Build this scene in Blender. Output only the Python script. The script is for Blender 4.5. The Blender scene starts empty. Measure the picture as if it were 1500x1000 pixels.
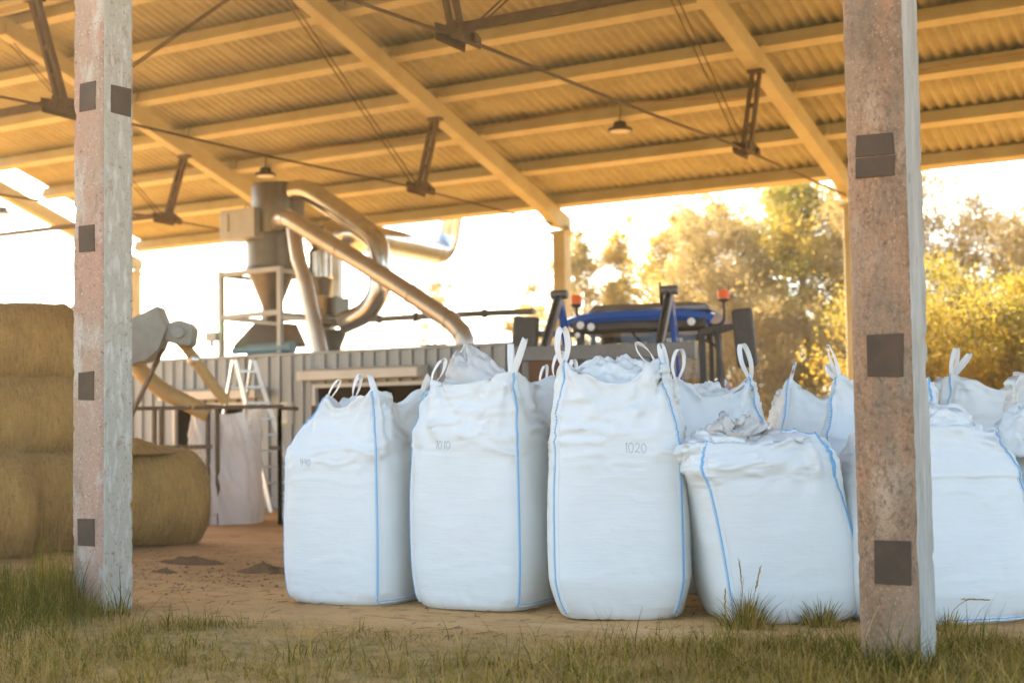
import bpy, math, random
import numpy as np
from mathutils import Vector, Matrix
from mathutils.bvhtree import BVHTree

rng = np.random.default_rng(11)
random.seed(11)
S = bpy.context.scene
COL = S.collection
PI = math.pi
R = math.radians
V = Vector

# ------------------------------------------------------------------ noise
def _hash(ix, iy, iz, seed):
    h = (ix.astype(np.int64) * 374761393 + iy.astype(np.int64) * 668265263 + iz.astype(np.int64) * 2147483647 + seed * 974634777) & 0xFFFFFFFF
    h = ((h ^ (h >> 13)) * 1274126177) & 0xFFFFFFFF
    h = ((h ^ (h >> 16)) * 2246822519) & 0xFFFFFFFF
    return ((h ^ (h >> 15)) & 0xFFFFFF) / float(0xFFFFFF)

def vnoise(P, seed=0):
    """value noise, -1..1, P = (n,3)"""
    P = np.asarray(P, float)
    i = np.floor(P).astype(np.int64)
    f = P - i
    f = f * f * f * (f * (f * 6 - 15) + 10)
    r = 0
    for dx in (0, 1):
        for dy in (0, 1):
            for dz in (0, 1):
                w = (f[:, 0] if dx else 1 - f[:, 0]) * (f[:, 1] if dy else 1 - f[:, 1]) * (f[:, 2] if dz else 1 - f[:, 2])
                r = r + w * _hash(i[:, 0] + dx, i[:, 1] + dy, i[:, 2] + dz, seed)
    return r * 2 - 1

def fbm(P, seed=0, octv=3, gain=.5):
    P = np.asarray(P, float)
    a, t, n = 1, 0, 0
    for k in range(octv):
        t = t + a * vnoise(P * 2 ** k + 17.3 * k, seed + k)
        n += a
        a *= gain
    return t / n

def sst(a, b, x):
    t = np.clip((x - a) / (b - a), 0, 1)
    return t * t * (3 - 2 * t)

# ------------------------------------------------------------------ mesh building
class MB:
    def __init__(s):
        s.v, s.f, s.m = [], [], []

    def add(s, verts, faces, mi=0):
        o = len(s.v)
        s.v.extend([tuple(float(c) for c in q) for q in verts])
        for f in faces:
            s.f.append(tuple(int(i) + o for i in f))
            s.m.append(mi)

    def box(s, c, d, rot=None, mi=0):
        M3 = rot if rot is not None else Matrix.Identity(3)
        vs = []
        for x in (-.5, .5):
            for y in (-.5, .5):
                for z in (-.5, .5):
                    vs.append(V(c) + M3 @ V((x * d[0], y * d[1], z * d[2])))
        s.add(vs, [(0, 1, 3, 2), (4, 6, 7, 5), (0, 4, 5, 1), (2, 3, 7, 6), (0, 2, 6, 4), (1, 5, 7, 3)], mi)

    def bar(s, a, b, w, h, up=(0, 0, 1), mi=0):
        """box from a to b, w across, h along up"""
        a, b = V(a), V(b)
        y = (b - a)
        L = y.length
        y.normalize()
        x = y.cross(V(up))
        if x.length < 1e-4:
            x = y.cross(V((1, 0, 0)))
        x.normalize()
        z = x.cross(y)
        M3 = Matrix((x, y, z)).transposed()
        s.box((a + b) / 2, (w, L, h), M3, mi)

    def tube(s, pts, rad, n=10, cap=True, mi=0):
        pts = [V(p) for p in pts]
        rad = rad if isinstance(rad, (list, tuple)) else [rad] * len(pts)
        t0 = (pts[1] - pts[0]).normalized()
        x = t0.orthogonal().normalized()
        vs, fs = [], []
        for k, p in enumerate(pts):
            t = (pts[min(k + 1, len(pts) - 1)] - pts[max(k - 1, 0)]).normalized()
            x = (x - t * x.dot(t)).normalized()
            y = t.cross(x)
            for j in range(n):
                a = 2 * PI * j / n
                vs.append(p + (x * math.cos(a) + y * math.sin(a)) * rad[k])
        for k in range(len(pts) - 1):
            for j in range(n):
                j2 = (j + 1) % n
                fs.append((k * n + j, k * n + j2, (k + 1) * n + j2, (k + 1) * n + j))
        if cap:
            fs.append(tuple(range(n - 1, -1, -1)))
            fs.append(tuple(range((len(pts) - 1) * n, len(pts) * n)))
        s.add(vs, fs, mi)

    def lathe(s, prof, c, n=28, mi=0, axis=None, cap=True):
        """prof = [(r, z)]"""
        M3 = axis if axis is not None else Matrix.Identity(3)
        vs, fs = [], []
        for r, z in prof:
            for j in range(n):
                a = 2 * PI * j / n
                vs.append(V(c) + M3 @ V((r * math.cos(a), r * math.sin(a), z)))
        for k in range(len(prof) - 1):
            for j in range(n):
                j2 = (j + 1) % n
                fs.append((k * n + j, k * n + j2, (k + 1) * n + j2, (k + 1) * n + j))
        if cap:
            fs.append(tuple(range(n - 1, -1, -1)))
            fs.append(tuple(range((len(prof) - 1) * n, len(prof) * n)))
        s.add(vs, fs, mi)

    def prism(s, poly, a, b, mi=0):
        """poly: list of 3-D points at one end; shifted by vector (b-a)"""
        d = V(b) - V(a)
        n = len(poly)
        vs = [V(p) for p in poly] + [V(p) + d for p in poly]
        fs = [tuple(range(n - 1, -1, -1)), tuple(range(n, 2 * n))]
        for j in range(n):
            j2 = (j + 1) % n
            fs.append((j, j2, n + j2, n + j))
        s.add(vs, fs, mi)

    def ribbon(s, pts, wd, w, th=.004, mi=0):
        """strap along pts, width along wd[k], thickness th"""
        pts = [V(p) for p in pts]
        vs, fs = [], []
        n = len(pts)
        for k in range(n):
            t = (pts[min(k + 1, n - 1)] - pts[max(k - 1, 0)]).normalized()
            d = V(wd[k]) if isinstance(wd, list) else V(wd)
            d = (d - t * d.dot(t)).normalized()
            q = t.cross(d)
            for a, b in ((-1, -1), (1, -1), (1, 1), (-1, 1)):
                vs.append(pts[k] + d * (a * w / 2) + q * (b * th / 2))
        for k in range(n - 1):
            for j in range(4):
                j2 = (j + 1) % 4
                fs.append((k * 4 + j, k * 4 + j2, (k + 1) * 4 + j2, (k + 1) * 4 + j))
        fs.append((3, 2, 1, 0))
        fs.append(tuple((n - 1) * 4 + j for j in range(4)))
        s.add(vs, fs, mi)

    def obj(s, name, mats, parent=None, smooth=None, bevel=0, loc=None):
        me = bpy.data.meshes.new(name)
        me.from_pydata(s.v, [], s.f)
        return link(name, me, mats, parent, smooth, bevel, s.m, loc)

def link(name, me, mats, parent=None, smooth=None, bevel=0, mi=None, loc=None):
    for m in (mats if isinstance(mats, (list, tuple)) else [mats]):
        me.materials.append(m)
    if mi is not None and len(me.materials) > 1:
        me.polygons.foreach_set('material_index', np.array(mi, dtype=np.int32))
    if smooth is not None:
        me.polygons.foreach_set('use_smooth', np.ones(len(me.polygons), dtype=bool))
        me.set_sharp_from_angle(angle=R(smooth))
    me.update()
    o = bpy.data.objects.new(name, me)
    COL.objects.link(o)
    if parent is not None:
        o.parent = parent
    if loc is not None:
        o.location = loc
    if bevel:
        b = o.modifiers.new('Bevel', 'BEVEL')
        b.width = bevel
        b.segments = 2
        b.limit_method = 'ANGLE'
        b.angle_limit = R(40)
    return o

def np_mesh(name, verts, quads, mats, parent=None, smooth=None, mi=None):
    """big meshes from numpy arrays; quads (n,k)"""
    me = bpy.data.meshes.new(name)
    verts = np.asarray(verts, np.float32)
    quads = np.asarray(quads, np.int32)
    k = quads.shape[1]
    me.vertices.add(len(verts))
    me.vertices.foreach_set('co', verts.ravel())
    me.loops.add(quads.size)
    me.loops.foreach_set('vertex_index', quads.ravel())
    me.polygons.add(len(quads))
    me.polygons.foreach_set('loop_start', np.arange(0, quads.size, k, dtype=np.int32))
    me.update(calc_edges=True)
    me.validate()
    return link(name, me, mats, parent, smooth, 0, mi)

def tag(o, label=None, cat=None, group=None, kind=None):
    if label: o['label'] = label
    if cat: o['category'] = cat
    if group: o['group'] = group
    if kind: o['kind'] = kind
    return o

def thing(name, label, cat, loc=(0, 0, 0), rz=0, group=None):
    o = bpy.data.objects.new(name, None)
    o.empty_display_size = .2
    COL.objects.link(o)
    o.location = loc
    o.rotation_euler = (0, 0, rz)
    return tag(o, label, cat, group)

def bez(pts, n=8):
    """Catmull-Rom through pts"""
    P = [V(p) for p in pts]
    P = [P[0] * 2 - P[1]] + P + [P[-1] * 2 - P[-2]]
    out = []
    for i in range(1, len(P) - 2):
        for k in range(n):
            t = k / n
            a, b, c, d = P[i - 1], P[i], P[i + 1], P[i + 2]
            out.append(.5 * (2 * b + (c - a) * t + (2 * a - 5 * b + 4 * c - d) * t * t + (3 * b - a - 3 * c + d) * t ** 3))
    out.append(P[-2])
    return out

# ------------------------------------------------------------------ materials
def mat(name, col, rough=.7, metal=0., layers=(), bump=(), translucent=None, spec=None, transmission=0, emit=None):
    """layers: (colour, noise scale or (sx,sy,sz), ramp lo, ramp hi, amount[, detail]); bump: (scale or 3-tuple, strength, distance)"""
    m = bpy.data.materials.new(name)
    m.use_nodes = True
    nt = m.node_tree
    N, L = nt.nodes, nt.links
    b = N['Principled BSDF']
    out = N['Material Output']
    b.inputs['Roughness'].default_value = rough
    b.inputs['Metallic'].default_value = metal
    if spec is not None: b.inputs['Specular IOR Level'].default_value = spec
    if transmission: b.inputs['Transmission Weight'].default_value = transmission
    tc = N.new('ShaderNodeTexCoord')
    def coord(sc):
        if isinstance(sc, (tuple, list)):
            mp = N.new('ShaderNodeMapping')
            mp.inputs['Scale'].default_value = sc
            L.new(tc.outputs['Object'], mp.inputs['Vector'])
            return mp.outputs['Vector'], 1.
        return tc.outputs['Object'], sc
    cur = None
    for k, ly in enumerate(layers):
        c2, sc, lo, hi, amt = ly[:5]
        vec, s1 = coord(sc)
        nz = N.new('ShaderNodeTexNoise')
        nz.noise_dimensions = '4D'
        nz.inputs['W'].default_value = 3.7 * k + len(name)
        nz.inputs['Scale'].default_value = s1
        nz.inputs['Detail'].default_value = ly[5] if len(ly) > 5 else 4
        nz.inputs['Roughness'].default_value = .6
        L.new(vec, nz.inputs['Vector'])
        mr = N.new('ShaderNodeMapRange')
        mr.inputs['From Min'].default_value = lo
        mr.inputs['From Max'].default_value = hi
        mr.inputs['To Max'].default_value = amt
        L.new(nz.outputs['Fac'], mr.inputs['Value'])
        mx = N.new('ShaderNodeMix')
        mx.data_type = 'RGBA'
        L.new(mr.outputs['Result'], mx.inputs['Factor'])
        if cur is None: mx.inputs['A'].default_value = (*col, 1)
        else: L.new(cur, mx.inputs['A'])
        mx.inputs['B'].default_value = (*c2, 1)
        cur = mx.outputs['Result']
    if cur is None: b.inputs['Base Color'].default_value = (*col, 1)
    else: L.new(cur, b.inputs['Base Color'])
    nrm = None
    for sc, st, dist in bump:
        vec, s1 = coord(sc)
        nz = N.new('ShaderNodeTexNoise')
        nz.inputs['Scale'].default_value = s1
        nz.inputs['Detail'].default_value = 3
        L.new(vec, nz.inputs['Vector'])
        bp = N.new('ShaderNodeBump')
        bp.inputs['Strength'].default_value = st
        bp.inputs['Distance'].default_value = dist
        L.new(nz.outputs['Fac'], bp.inputs['Height'])
        if nrm is not None: L.new(nrm, bp.inputs['Normal'])
        nrm = bp.outputs['Normal']
    if nrm is not None: L.new(nrm, b.inputs['Normal'])
    if emit:
        b.inputs['Emission Color'].default_value = (*emit[0], 1)
        b.inputs['Emission Strength'].default_value = emit[1]
    if translucent:
        tr = N.new('ShaderNodeBsdfTranslucent')
        if cur is None: tr.inputs['Color'].default_value = (*col, 1)
        else: L.new(cur, tr.inputs['Color'])
        if nrm is not None: L.new(nrm, tr.inputs['Normal'])
        ms = N.new('ShaderNodeMixShader')
        ms.inputs['Fac'].default_value = translucent
        L.new(b.outputs['BSDF'], ms.inputs[1])
        L.new(tr.outputs['BSDF'], ms.inputs[2])
        L.new(ms.outputs['Shader'], out.inputs['Surface'])
    m['b'] = 1
    return m

CONC = (.505, .465, .285)
M = {}
M['purlin'] = mat('warm_concrete', CONC, .85, layers=[((.38, .30, .145), 2.2, .4, .75, .6), ((.62, .55, .32), (1, 14, 14), .5, .8, .4), ((.28, .20, .09), 40, .62, .72, .5)], bump=[(30, .3, .01)])
M['sheet'] = mat('fibre_cement_sheet', (.40, .365, .20), .9, layers=[((.27, .23, .12), (.8, 2.2, .8), .4, .7, .7), ((.51, .47, .29), (9, 1.2, 9), .5, .75, .5), ((.17, .125, .05), 26, .6, .75, .4)], bump=[(40, .3, .006)])
M['steelbrown'] = mat('rusted_truss_steel', (.11, .078, .036), .75, layers=[((.17, .115, .05), 8, .45, .7, .8), ((.10, .055, .03), 30, .5, .7, .6)], bump=[(60, .3, .003)])
M['plate'] = mat('rusty_plate', (.055, .033, .016), .8, layers=[((.085, .048, .022), 9, .4, .65, .8), ((.06, .04, .025), 40, .55, .7, .5)], bump=[(70, .35, .003)])
# old limewashed concrete
M['pinkwash'] = mat('worn_pink_limewash', (.36, .25, .17), .9, layers=[
    ((.42, .24, .165), (3, 3, 1.1), .42, .60, .85), ((.46, .41, .335), (5, 5, 2.2), .50, .62, .9), ((.25, .18, .12), (14, 14, 5), .54, .66, .75),
    ((.14, .10, .07), 48, .58, .66, .8), ((.66, .60, .52), 64, .59, .67, .7)], bump=[(9, .35, .02), (60, .6, .008)])
M['paleface'] = mat('pale_limewash', (.40, .38, .31), .9, layers=[
    ((.41, .375, .30), (4, 4, 1.0), .45, .65, .8), ((.28, .20, .13), (15, 15, 9), .57, .66, .75, 6), ((.17, .115, .075), 40, .59, .67, .75), ((.75, .73, .68), (20, 20, 6), .5, .7, .5)],
    bump=[(8, .3, .02), (70, .4, .005)])
M['brownface'] = mat('weathered_brown_concrete', (.34, .19, .10), .95, layers=[
    ((.21, .12, .06), (4, 4, 1.6), .42, .62, .85), ((.46, .335, .22), (5, 5, 2.6), .52, .68, .75), ((.42, .19, .09), (9, 9, 4), .58, .7, .6),
    ((.10, .068, .04), (46, 46, 30), .48, .66, .75, 8), ((.46, .35, .24), (70, 70, 50), .54, .66, .6, 8), ((.12, .105, .075), (2.6, 2.6, .7), .54, .66, .7, 6), ((.40, .26, .16), (1.8, 1.8, .9), .50, .64, .6), ((.62, .56, .48), (13, 13, 6), .67, .71, .5)], bump=[(12, .4, .02), (70, .7, .008)])
M['whitewash'] = mat('blue_white_limewash', (.42, .40, .34), .9, layers=[((.30, .28, .23), (6, 6, 1.2), .42, .64, .8), ((.22, .16, .11), (26, 26, 10), .57, .68, .6, 6), ((.50, .48, .43), (9, 9, 2), .52, .66, .7)], bump=[(25, .3, .008)])
# bags
def bagmat(name, col, trans, k=1.):
    return mat(name, col, .55, layers=[((col[0] * .95, col[1] * .945, col[2] * .93), (3, 3, 5), .45, .75, .7), ((.62, .56, .48), (5, 5, 9), .68, .82, .25)],
               bump=[((4, 4, 60), .16 * k, .010), ((9, 9, 16), .32 * k, .010), ((16, 16, 150), .12 * k, .004), (420, .10, .002)], translucent=trans, spec=.35)
def creases(m):
    N, L = m.node_tree.nodes, m.node_tree.links
    b = N['Principled BSDF']
    tc = [n for n in N if n.type == 'TEX_COORD'][0]
    sep = N.new('ShaderNodeSeparateXYZ'); L.new(tc.outputs['Object'], sep.inputs[0])
    mk = N.new('ShaderNodeMapRange'); mk.interpolation_type = 'SMOOTHSTEP'
    mk.inputs['From Min'].default_value = .92; mk.inputs['From Max'].default_value = 1.28
    mk.inputs['To Min'].default_value = .10
    L.new(sep.outputs['Z'], mk.inputs['Value'])
    mp = N.new('ShaderNodeMapping'); mp.inputs['Scale'].default_value = (3.2, 3.2, 4.6)
    L.new(tc.outputs['Object'], mp.inputs['Vector'])
    nz = N.new('ShaderNodeTexNoise'); nz.noise_type = 'RIDGED_MULTIFRACTAL'; nz.normalize = True
    nz.inputs['Scale'].default_value = 1.; nz.inputs['Detail'].default_value = 3; nz.inputs['Distortion'].default_value = .6
    L.new(mp.outputs['Vector'], nz.inputs['Vector'])
    mu = N.new('ShaderNodeMath'); mu.operation = 'MULTIPLY'
    L.new(nz.outputs['Fac'], mu.inputs[0]); L.new(mk.outputs['Result'], mu.inputs[1])
    bp = N.new('ShaderNodeBump'); bp.inputs['Strength'].default_value = 1.; bp.inputs['Distance'].default_value = .11
    L.new(mu.outputs[0], bp.inputs['Height'])
    first = [n for n in N if n.type == 'BUMP' and not n.inputs['Normal'].is_linked and n is not bp][0]
    L.new(bp.outputs['Normal'], first.inputs['Normal'])
    return m
M['bag'] = bagmat('woven_white_fabric', (.80, .81, .775), .10)
M['bagthin'] = bagmat('thin_white_fabric', (.84, .815, .77), .34, .9)
M['web'] = mat('white_webbing', (.84, .83, .80), .6, bump=[((90, 90, 400), .3, .003)], translucent=.12)
creases(M['bag']); creases(M['bagthin'])
M['thread'] = mat('blue_thread', (.13, .39, .62), .6, layers=[((.34, .56, .76), (60, 60, 110), .45, .6, .8)])
M['pencil'] = mat('grey_pencil', (.30, .31, .34), .8)
# ground
M['hay'] = mat('baled_straw', (.36, .195, .045), .95, layers=[((.21, .115, .03), (3, 3, 3), .42, .65, .7), ((.46, .28, .10), (5, 60, 5), .5, .66, .7), ((.14, .078, .02), (8, 52, 8), .52, .68, .7), ((.58, .38, .15), (70, 60, 70), .56, .68, .5)], bump=[((4, 46, 4), .45, .02), (45, .7, .02)])
M['straw'] = mat('loose_straw', (.46, .31, .12), .9, layers=[((.27, .16, .06), 6, .4, .7, .8)])
M['mud'] = mat('dark_soil', (.15, .075, .026), .95, layers=[((.22, .12, .05), 12, .45, .7, .7)], bump=[(30, .8, .02)])
# machine
M['tin'] = mat('brown_grey_steel', (.17, .155, .13), .36, .6, layers=[((.11, .10, .08), 3, .4, .7, .7), ((.23, .21, .175), (8, 8, 1), .55, .75, .5)])
M['galv'] = mat('galvanised_duct', (.66, .64, .60), .22, .9, layers=[((.50, .47, .42), 5, .4, .65, .7)], bump=[(12, .1, .01)])
M['galvdull'] = mat('dull_galvanised_pipe', (.52, .47, .40), .34, .75, layers=[((.38, .33, .27), 4, .4, .7, .7)], bump=[(20, .1, .006)])
M['boxgrey'] = mat('grey_enamel', (.46, .46, .43), .45, .1, layers=[((.36, .34, .30), 4, .45, .7, .6)])
M['hoodgrey'] = mat('bluish_grey_sheet_metal', (.27, .29, .265), .45, .3, layers=[((.20, .19, .155), 4, .42, .7, .7)])
M['motor'] = mat('blue_enamel', (.18, .30, .36), .45, .1, layers=[((.25, .25, .22), 7, .5, .7, .6)])
M['ribbed'] = mat('grey_profile_sheet', (.30, .315, .31), .42, .35, layers=[((.235, .235, .225), (1.2, 1.2, .5), .4, .7, .7), ((.44, .41, .36), (10, 10, .6), .55, .75, .5)])
M['cream'] = mat('cream_painted_board', (.74, .70, .60), .6, layers=[((.62, .57, .46), 3, .45, .7, .5)])
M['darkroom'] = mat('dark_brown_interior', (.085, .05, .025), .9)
M['hose'] = mat('tan_hose', (.50, .33, .12), .5, layers=[((.36, .23, .09), 5, .4, .7, .7)])
M['rail'] = mat('brown_painted_steel', (.12, .075, .035), .6, layers=[((.2, .13, .07), 10, .5, .7, .6)])
M['alu'] = mat('aluminium', (.72, .70, .66), .3, .8)
M['paper'] = mat('paper_notice', (.72, .70, .62), .7)
M['greenstrip'] = mat('green_strip', (.35, .48, .10), .6)
M['ink'] = mat('grey_ink', (.28, .27, .24), .8)
M['black'] = mat('black_rubber', (.03, .026, .022), .6)
M['cable'] = mat('cable_sheath', (.16, .11, .06), .6)
M['lampmetal'] = mat('lamp_housing', (.06, .05, .04), .5, .3)
M['lens'] = mat('lamp_diffuser', (.70, .65, .56), .4, translucent=.3)
M['greenled'] = mat('green_indicator', (.05, .6, .2), .4, emit=((.05, 1., .35), 3.))
# tractor
M['tblue'] = mat('blue_tractor_paint', (.022, .11, .42), .14, .1, layers=[((.03, .12, .42), 3, .4, .7, .5)], spec=.6)
M['tcap'] = mat('glossy_roof_cap', (.17, .13, .09), .12, spec=.8)
M['tdark'] = mat('dark_tractor_plastic', (.06, .048, .036), .55, layers=[((.10, .078, .056), 6, .45, .7, .6)])
M['tgrey'] = mat('grey_loader_steel', (.15, .135, .12), .5, .3, layers=[((.10, .082, .066), 5, .45, .7, .7), ((.24, .21, .18), 24, .62, .7, .5)])
M['tbeam'] = mat('scuffed_grey_beam', (.19, .165, .14), .55, .2, layers=[((.14, .115, .09), 5, .45, .7, .7), ((.28, .25, .22), 26, .62, .7, .5)])
M['amber'] = mat('amber_plastic', (1., .26, .01), .3, translucent=.5)
M['tlamp'] = mat('work_lamp_glass', (.85, .83, .78), .15)
M['seat'] = mat('seat_cloth', (.12, .11, .10), .9)
M['white'] = mat('white_paint', (.75, .74, .70), .5)
M['glow'] = mat('pale_blue_sheet', (.55, .64, .70), .5)  # pale colour stands in for daylight showing through the cab
M['rubber'] = mat('tyre_rubber', (.035, .03, .026), .85, bump=[(30, .4, .01)])
M['bark'] = mat('brown_bark', (.16, .11, .065), .9, layers=[((.25, .19, .13), (12, 12, 3), .45, .65, .7)], bump=[((20, 20, 5), .5, .02)])
def leafmat(name, a, b, c, tr=.5):
    return mat(name, a, .6, layers=[(b, .55, .40, .62, .9), (c, 1.6, .48, .66, .9), ((a[0] * .6, a[1] * .6, a[2] * .5), 7, .55, .7, .5)], translucent=tr, spec=.2)
M['leafgold'] = leafmat('golden_leaves', (.52, .36, .06), (.38, .30, .065), (.60, .41, .075))
M['leafolive'] = leafmat('olive_leaves', (.33, .28, .06), (.46, .34, .06), (.25, .23, .055))
M['leafyellow'] = leafmat('yellow_green_leaves', (.36, .265, .035), (.21, .20, .03), (.50, .32, .035))
M['leafbrown'] = leafmat('dry_brown_leaves', (.36, .255, .095), (.42, .30, .12), (.32, .25, .07))
M['leafpale'] = leafmat('pale_olive_leaves', (.40, .29, .08), (.48, .34, .08), (.34, .28, .09))
M['twig'] = mat('grey_brown_twig', (.27, .20, .12), .9, layers=[((.36, .28, .18), 4, .4, .7, .7)])

# glass with real transparency
def glassmat(name, tint):
    m = bpy.data.materials.new(name)
    m.use_nodes = True
    N, L = m.node_tree.nodes, m.node_tree.links
    N.remove(N['Principled BSDF'])
    t = N.new('ShaderNodeBsdfTransparent'); t.inputs['Color'].default_value = (*tint, 1)
    g = N.new('ShaderNodeBsdfGlossy'); g.inputs['Roughness'].default_value = .03
    f = N.new('ShaderNodeFresnel'); f.inputs['IOR'].default_value = 1.5
    x = N.new('ShaderNodeMixShader')
    L.new(f.outputs[0], x.inputs['Fac']); L.new(t.outputs[0], x.inputs[1]); L.new(g.outputs[0], x.inputs[2])
    L.new(x.outputs[0], N['Material Output'].inputs['Surface'])
    return m
M['glass'] = glassmat('cab_glass', (.75, .74, .66))

# ------------------------------------------------------------------ camera, world, sun
CAM = V((8.374, -7.734, 1.31))
yaw, pit, rol = R(31.6), R(3.29), R(-.85)
fw = V((-math.sin(yaw) * math.cos(pit), math.cos(yaw) * math.cos(pit), math.sin(pit)))
rt = V((math.cos(yaw), math.sin(yaw), 0))
up = rt.cross(fw)
rx = rt * math.cos(rol) + up * math.sin(rol)
ux = -rt * math.sin(rol) + up * math.cos(rol)
cd = bpy.data.cameras.new('camera')
co = bpy.data.objects.new('camera', cd)
COL.objects.link(co)
co.matrix_world = Matrix((( rx.x, ux.x, -fw.x, CAM.x), (rx.y, ux.y, -fw.y, CAM.y), (rx.z, ux.z, -fw.z, CAM.z), (0, 0, 0, 1)))
cd.sensor_width = 36
cd.lens = 2137.7 / 1500 * 36
cd.clip_start = .1
cd.clip_end = 2000
cd.dof.use_dof = True
cd.dof.focus_distance = 9.7
cd.dof.aperture_fstop = 1.6
S.camera = co

SUN_AZ = R(-58)      # from +Y, towards -X (behind the shed, to the left)
SUN_EL = R(33)
sd = V((math.sin(SUN_AZ) * math.cos(SUN_EL), math.cos(SUN_AZ) * math.cos(SUN_EL), math.sin(SUN_EL)))
W = bpy.data.worlds.new('World')
S.world = W
W.use_nodes = True
N, L = W.node_tree.nodes, W.node_tree.links
sky = N.new('ShaderNodeTexSky')
sky.sky_type = 'NISHITA'
sky.sun_disc = False
sky.sun_elevation = SUN_EL
sky.sun_rotation = SUN_AZ
sky.altitude = 100
sky.air_density = .75
sky.dust_density = 1.9
sky.ozone_density = .6
tint = N.new('ShaderNodeMix')
tint.data_type = 'RGBA'
tint.blend_type = 'MULTIPLY'
tint.inputs['Factor'].default_value = 1
tint.inputs['B'].default_value = (1., .985, .895, 1)
L.new(sky.outputs['Color'], tint.inputs['A'])
L.new(tint.outputs['Result'], N['Background'].inputs['Color'])
N['Background'].inputs['Strength'].default_value = .12
sl = bpy.data.lights.new('sun', 'SUN')
sl.energy = 4.2
sl.angle = R(.5)
sl.color = (1., .88, .70)
so = bpy.data.objects.new('sun', sl)
so.rotation_euler = sd.to_track_quat('Z', 'Y').to_euler()
COL.objects.link(so)
S.view_settings.view_transform = 'Standard'
S.view_settings.look = 'None'
S.view_settings.exposure = 2.78
S.view_settings.gamma = 1
S.view_settings.use_curve_mapping = False
S.render.engine = 'CYCLES'
S.cycles.use_denoising = True
S.cycles.max_bounces = 8
S.cycles.diffuse_bounces = 4
S.cycles.transparent_max_bounces = 12
S.cycles.sample_clamp_indirect = 8
S.cycles.caustics_reflective = False
S.cycles.caustics_refractive = False

# ------------------------------------------------------------------ ground
def axis_coords(lo, hi, step, far):
    a = list(np.arange(lo, hi + 1e-6, step))
    g, d = hi, step
    while g < far:
        d *= 1.35
        g += d
        a.append(g)
    g, d = lo, step
    b = []
    while g > -far:
        d *= 1.35
        g -= d
        b.append(g)
    return np.array(b[::-1] + a)

gx = axis_coords(-9, 10, .07, 170)
gy = axis_coords(-4, 8, .07, 170)
GX, GY = np.meshgrid(gx, gy, indexing='ij')
gp = np.stack([GX.ravel(), GY.ravel(), np.zeros(GX.size)], 1)
def ground_h(p):
    near = sst(16, 8, np.abs(p[:, 0])) * sst(14, 8, np.abs(p[:, 1]))
    q = np.stack([p[:, 0], p[:, 1], np.zeros(len(p))], 1)
    h = (fbm(q * 1.1, 5, 3) * .018 + fbm(q * 5.2, 9, 3) * .010) * near
    return h * np.where(p[:, 1] > .2, .7, 1.) - .006
gp[:, 2] = ground_h(gp)
nx, ny = GX.shape
idx = np.arange(nx * ny).reshape(nx, ny)
gq = np.stack([idx[:-1, :-1].ravel(), idx[1:, :-1].ravel(), idx[1:, 1:].ravel(), idx[:-1, 1:].ravel()], 1)

def groundmat():
    m = mat('trodden_earth', (.56, .30, .095), .95, layers=[((.40, .205, .06), 1.1, .4, .65, .8), ((.62, .38, .165), (.5, 2.6, 1), .5, .7, .7), ((.20, .105, .04), 5, .55, .68, .7), ((.26, .14, .05), (2.2, 9, 2), .56, .66, .6), ((.55, .40, .24), 22, .6, .7, .4)],
            bump=[(6, .4, .04), (45, .7, .012)])
    N, L = m.node_tree.nodes, m.node_tree.links
    b = N['Principled BSDF']
    src = b.inputs['Base Color'].links[0].from_socket
    tc = [n for n in N if n.type == 'TEX_COORD'][0]
    sep = N.new('ShaderNodeSeparateXYZ'); L.new(tc.outputs['Object'], sep.inputs[0])
    nz = N.new('ShaderNodeTexNoise'); nz.inputs['Scale'].default_value = 1.3; nz.inputs['Detail'].default_value = 4
    L.new(tc.outputs['Object'], nz.inputs['Vector'])
    def math_(op, a, bb):
        n = N.new('ShaderNodeMath'); n.operation = op
        for i, x in enumerate((a, bb)):
            if isinstance(x, (int, float)): n.inputs[i].default_value = x
            else: L.new(x, n.inputs[i])
        return n.outputs[0]
    # grassy soil in front of the shed (y < 0) and far behind it (y > 22) or left of it
    y = math_('ADD', sep.outputs['Y'], math_('MULTIPLY', math_('SUBTRACT', nz.outputs['Fac'], .5), 2.2))
    mr1 = N.new('ShaderNodeMapRange'); mr1.inputs['From Min'].default_value = .1; mr1.inputs['From Max'].default_value = -.7; L.new(y, mr1.inputs['Value'])
    mr2 = N.new('ShaderNodeMapRange'); mr2.inputs['From Min'].default_value = 21.; mr2.inputs['From Max'].default_value = 25.; L.new(y, mr2.inputs['Value'])
    f = math_('MAXIMUM', mr1.outputs[0], mr2.outputs[0])
    nz2 = N.new('ShaderNodeTexNoise'); nz2.inputs['Scale'].default_value = 7; nz2.inputs['Detail'].default_value = 5
    L.new(tc.outputs['Object'], nz2.inputs['Vector'])
    rp = N.new('ShaderNodeValToRGB')
    rp.color_ramp.elements[0].position = .35; rp.color_ramp.elements[0].color = (.20, .135, .035, 1)
    rp.color_ramp.elements[1].position = .68; rp.color_ramp.elements[1].color = (.46, .285, .105, 1)
    L.new(nz2.outputs['Fac'], rp.inputs[0])
    mx = N.new('ShaderNodeMix'); mx.data_type = 'RGBA'
    L.new(f, mx.inputs['Factor']); L.new(src, mx.inputs['A']); L.new(rp.outputs[0], mx.inputs['B'])
    L.new(mx.outputs['Result'], b.inputs['Base Color'])
    return m
M['ground'] = groundmat()
g = np_mesh('ground', gp, gq, M['ground'], smooth=180)
tag(g, kind='structure')

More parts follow.
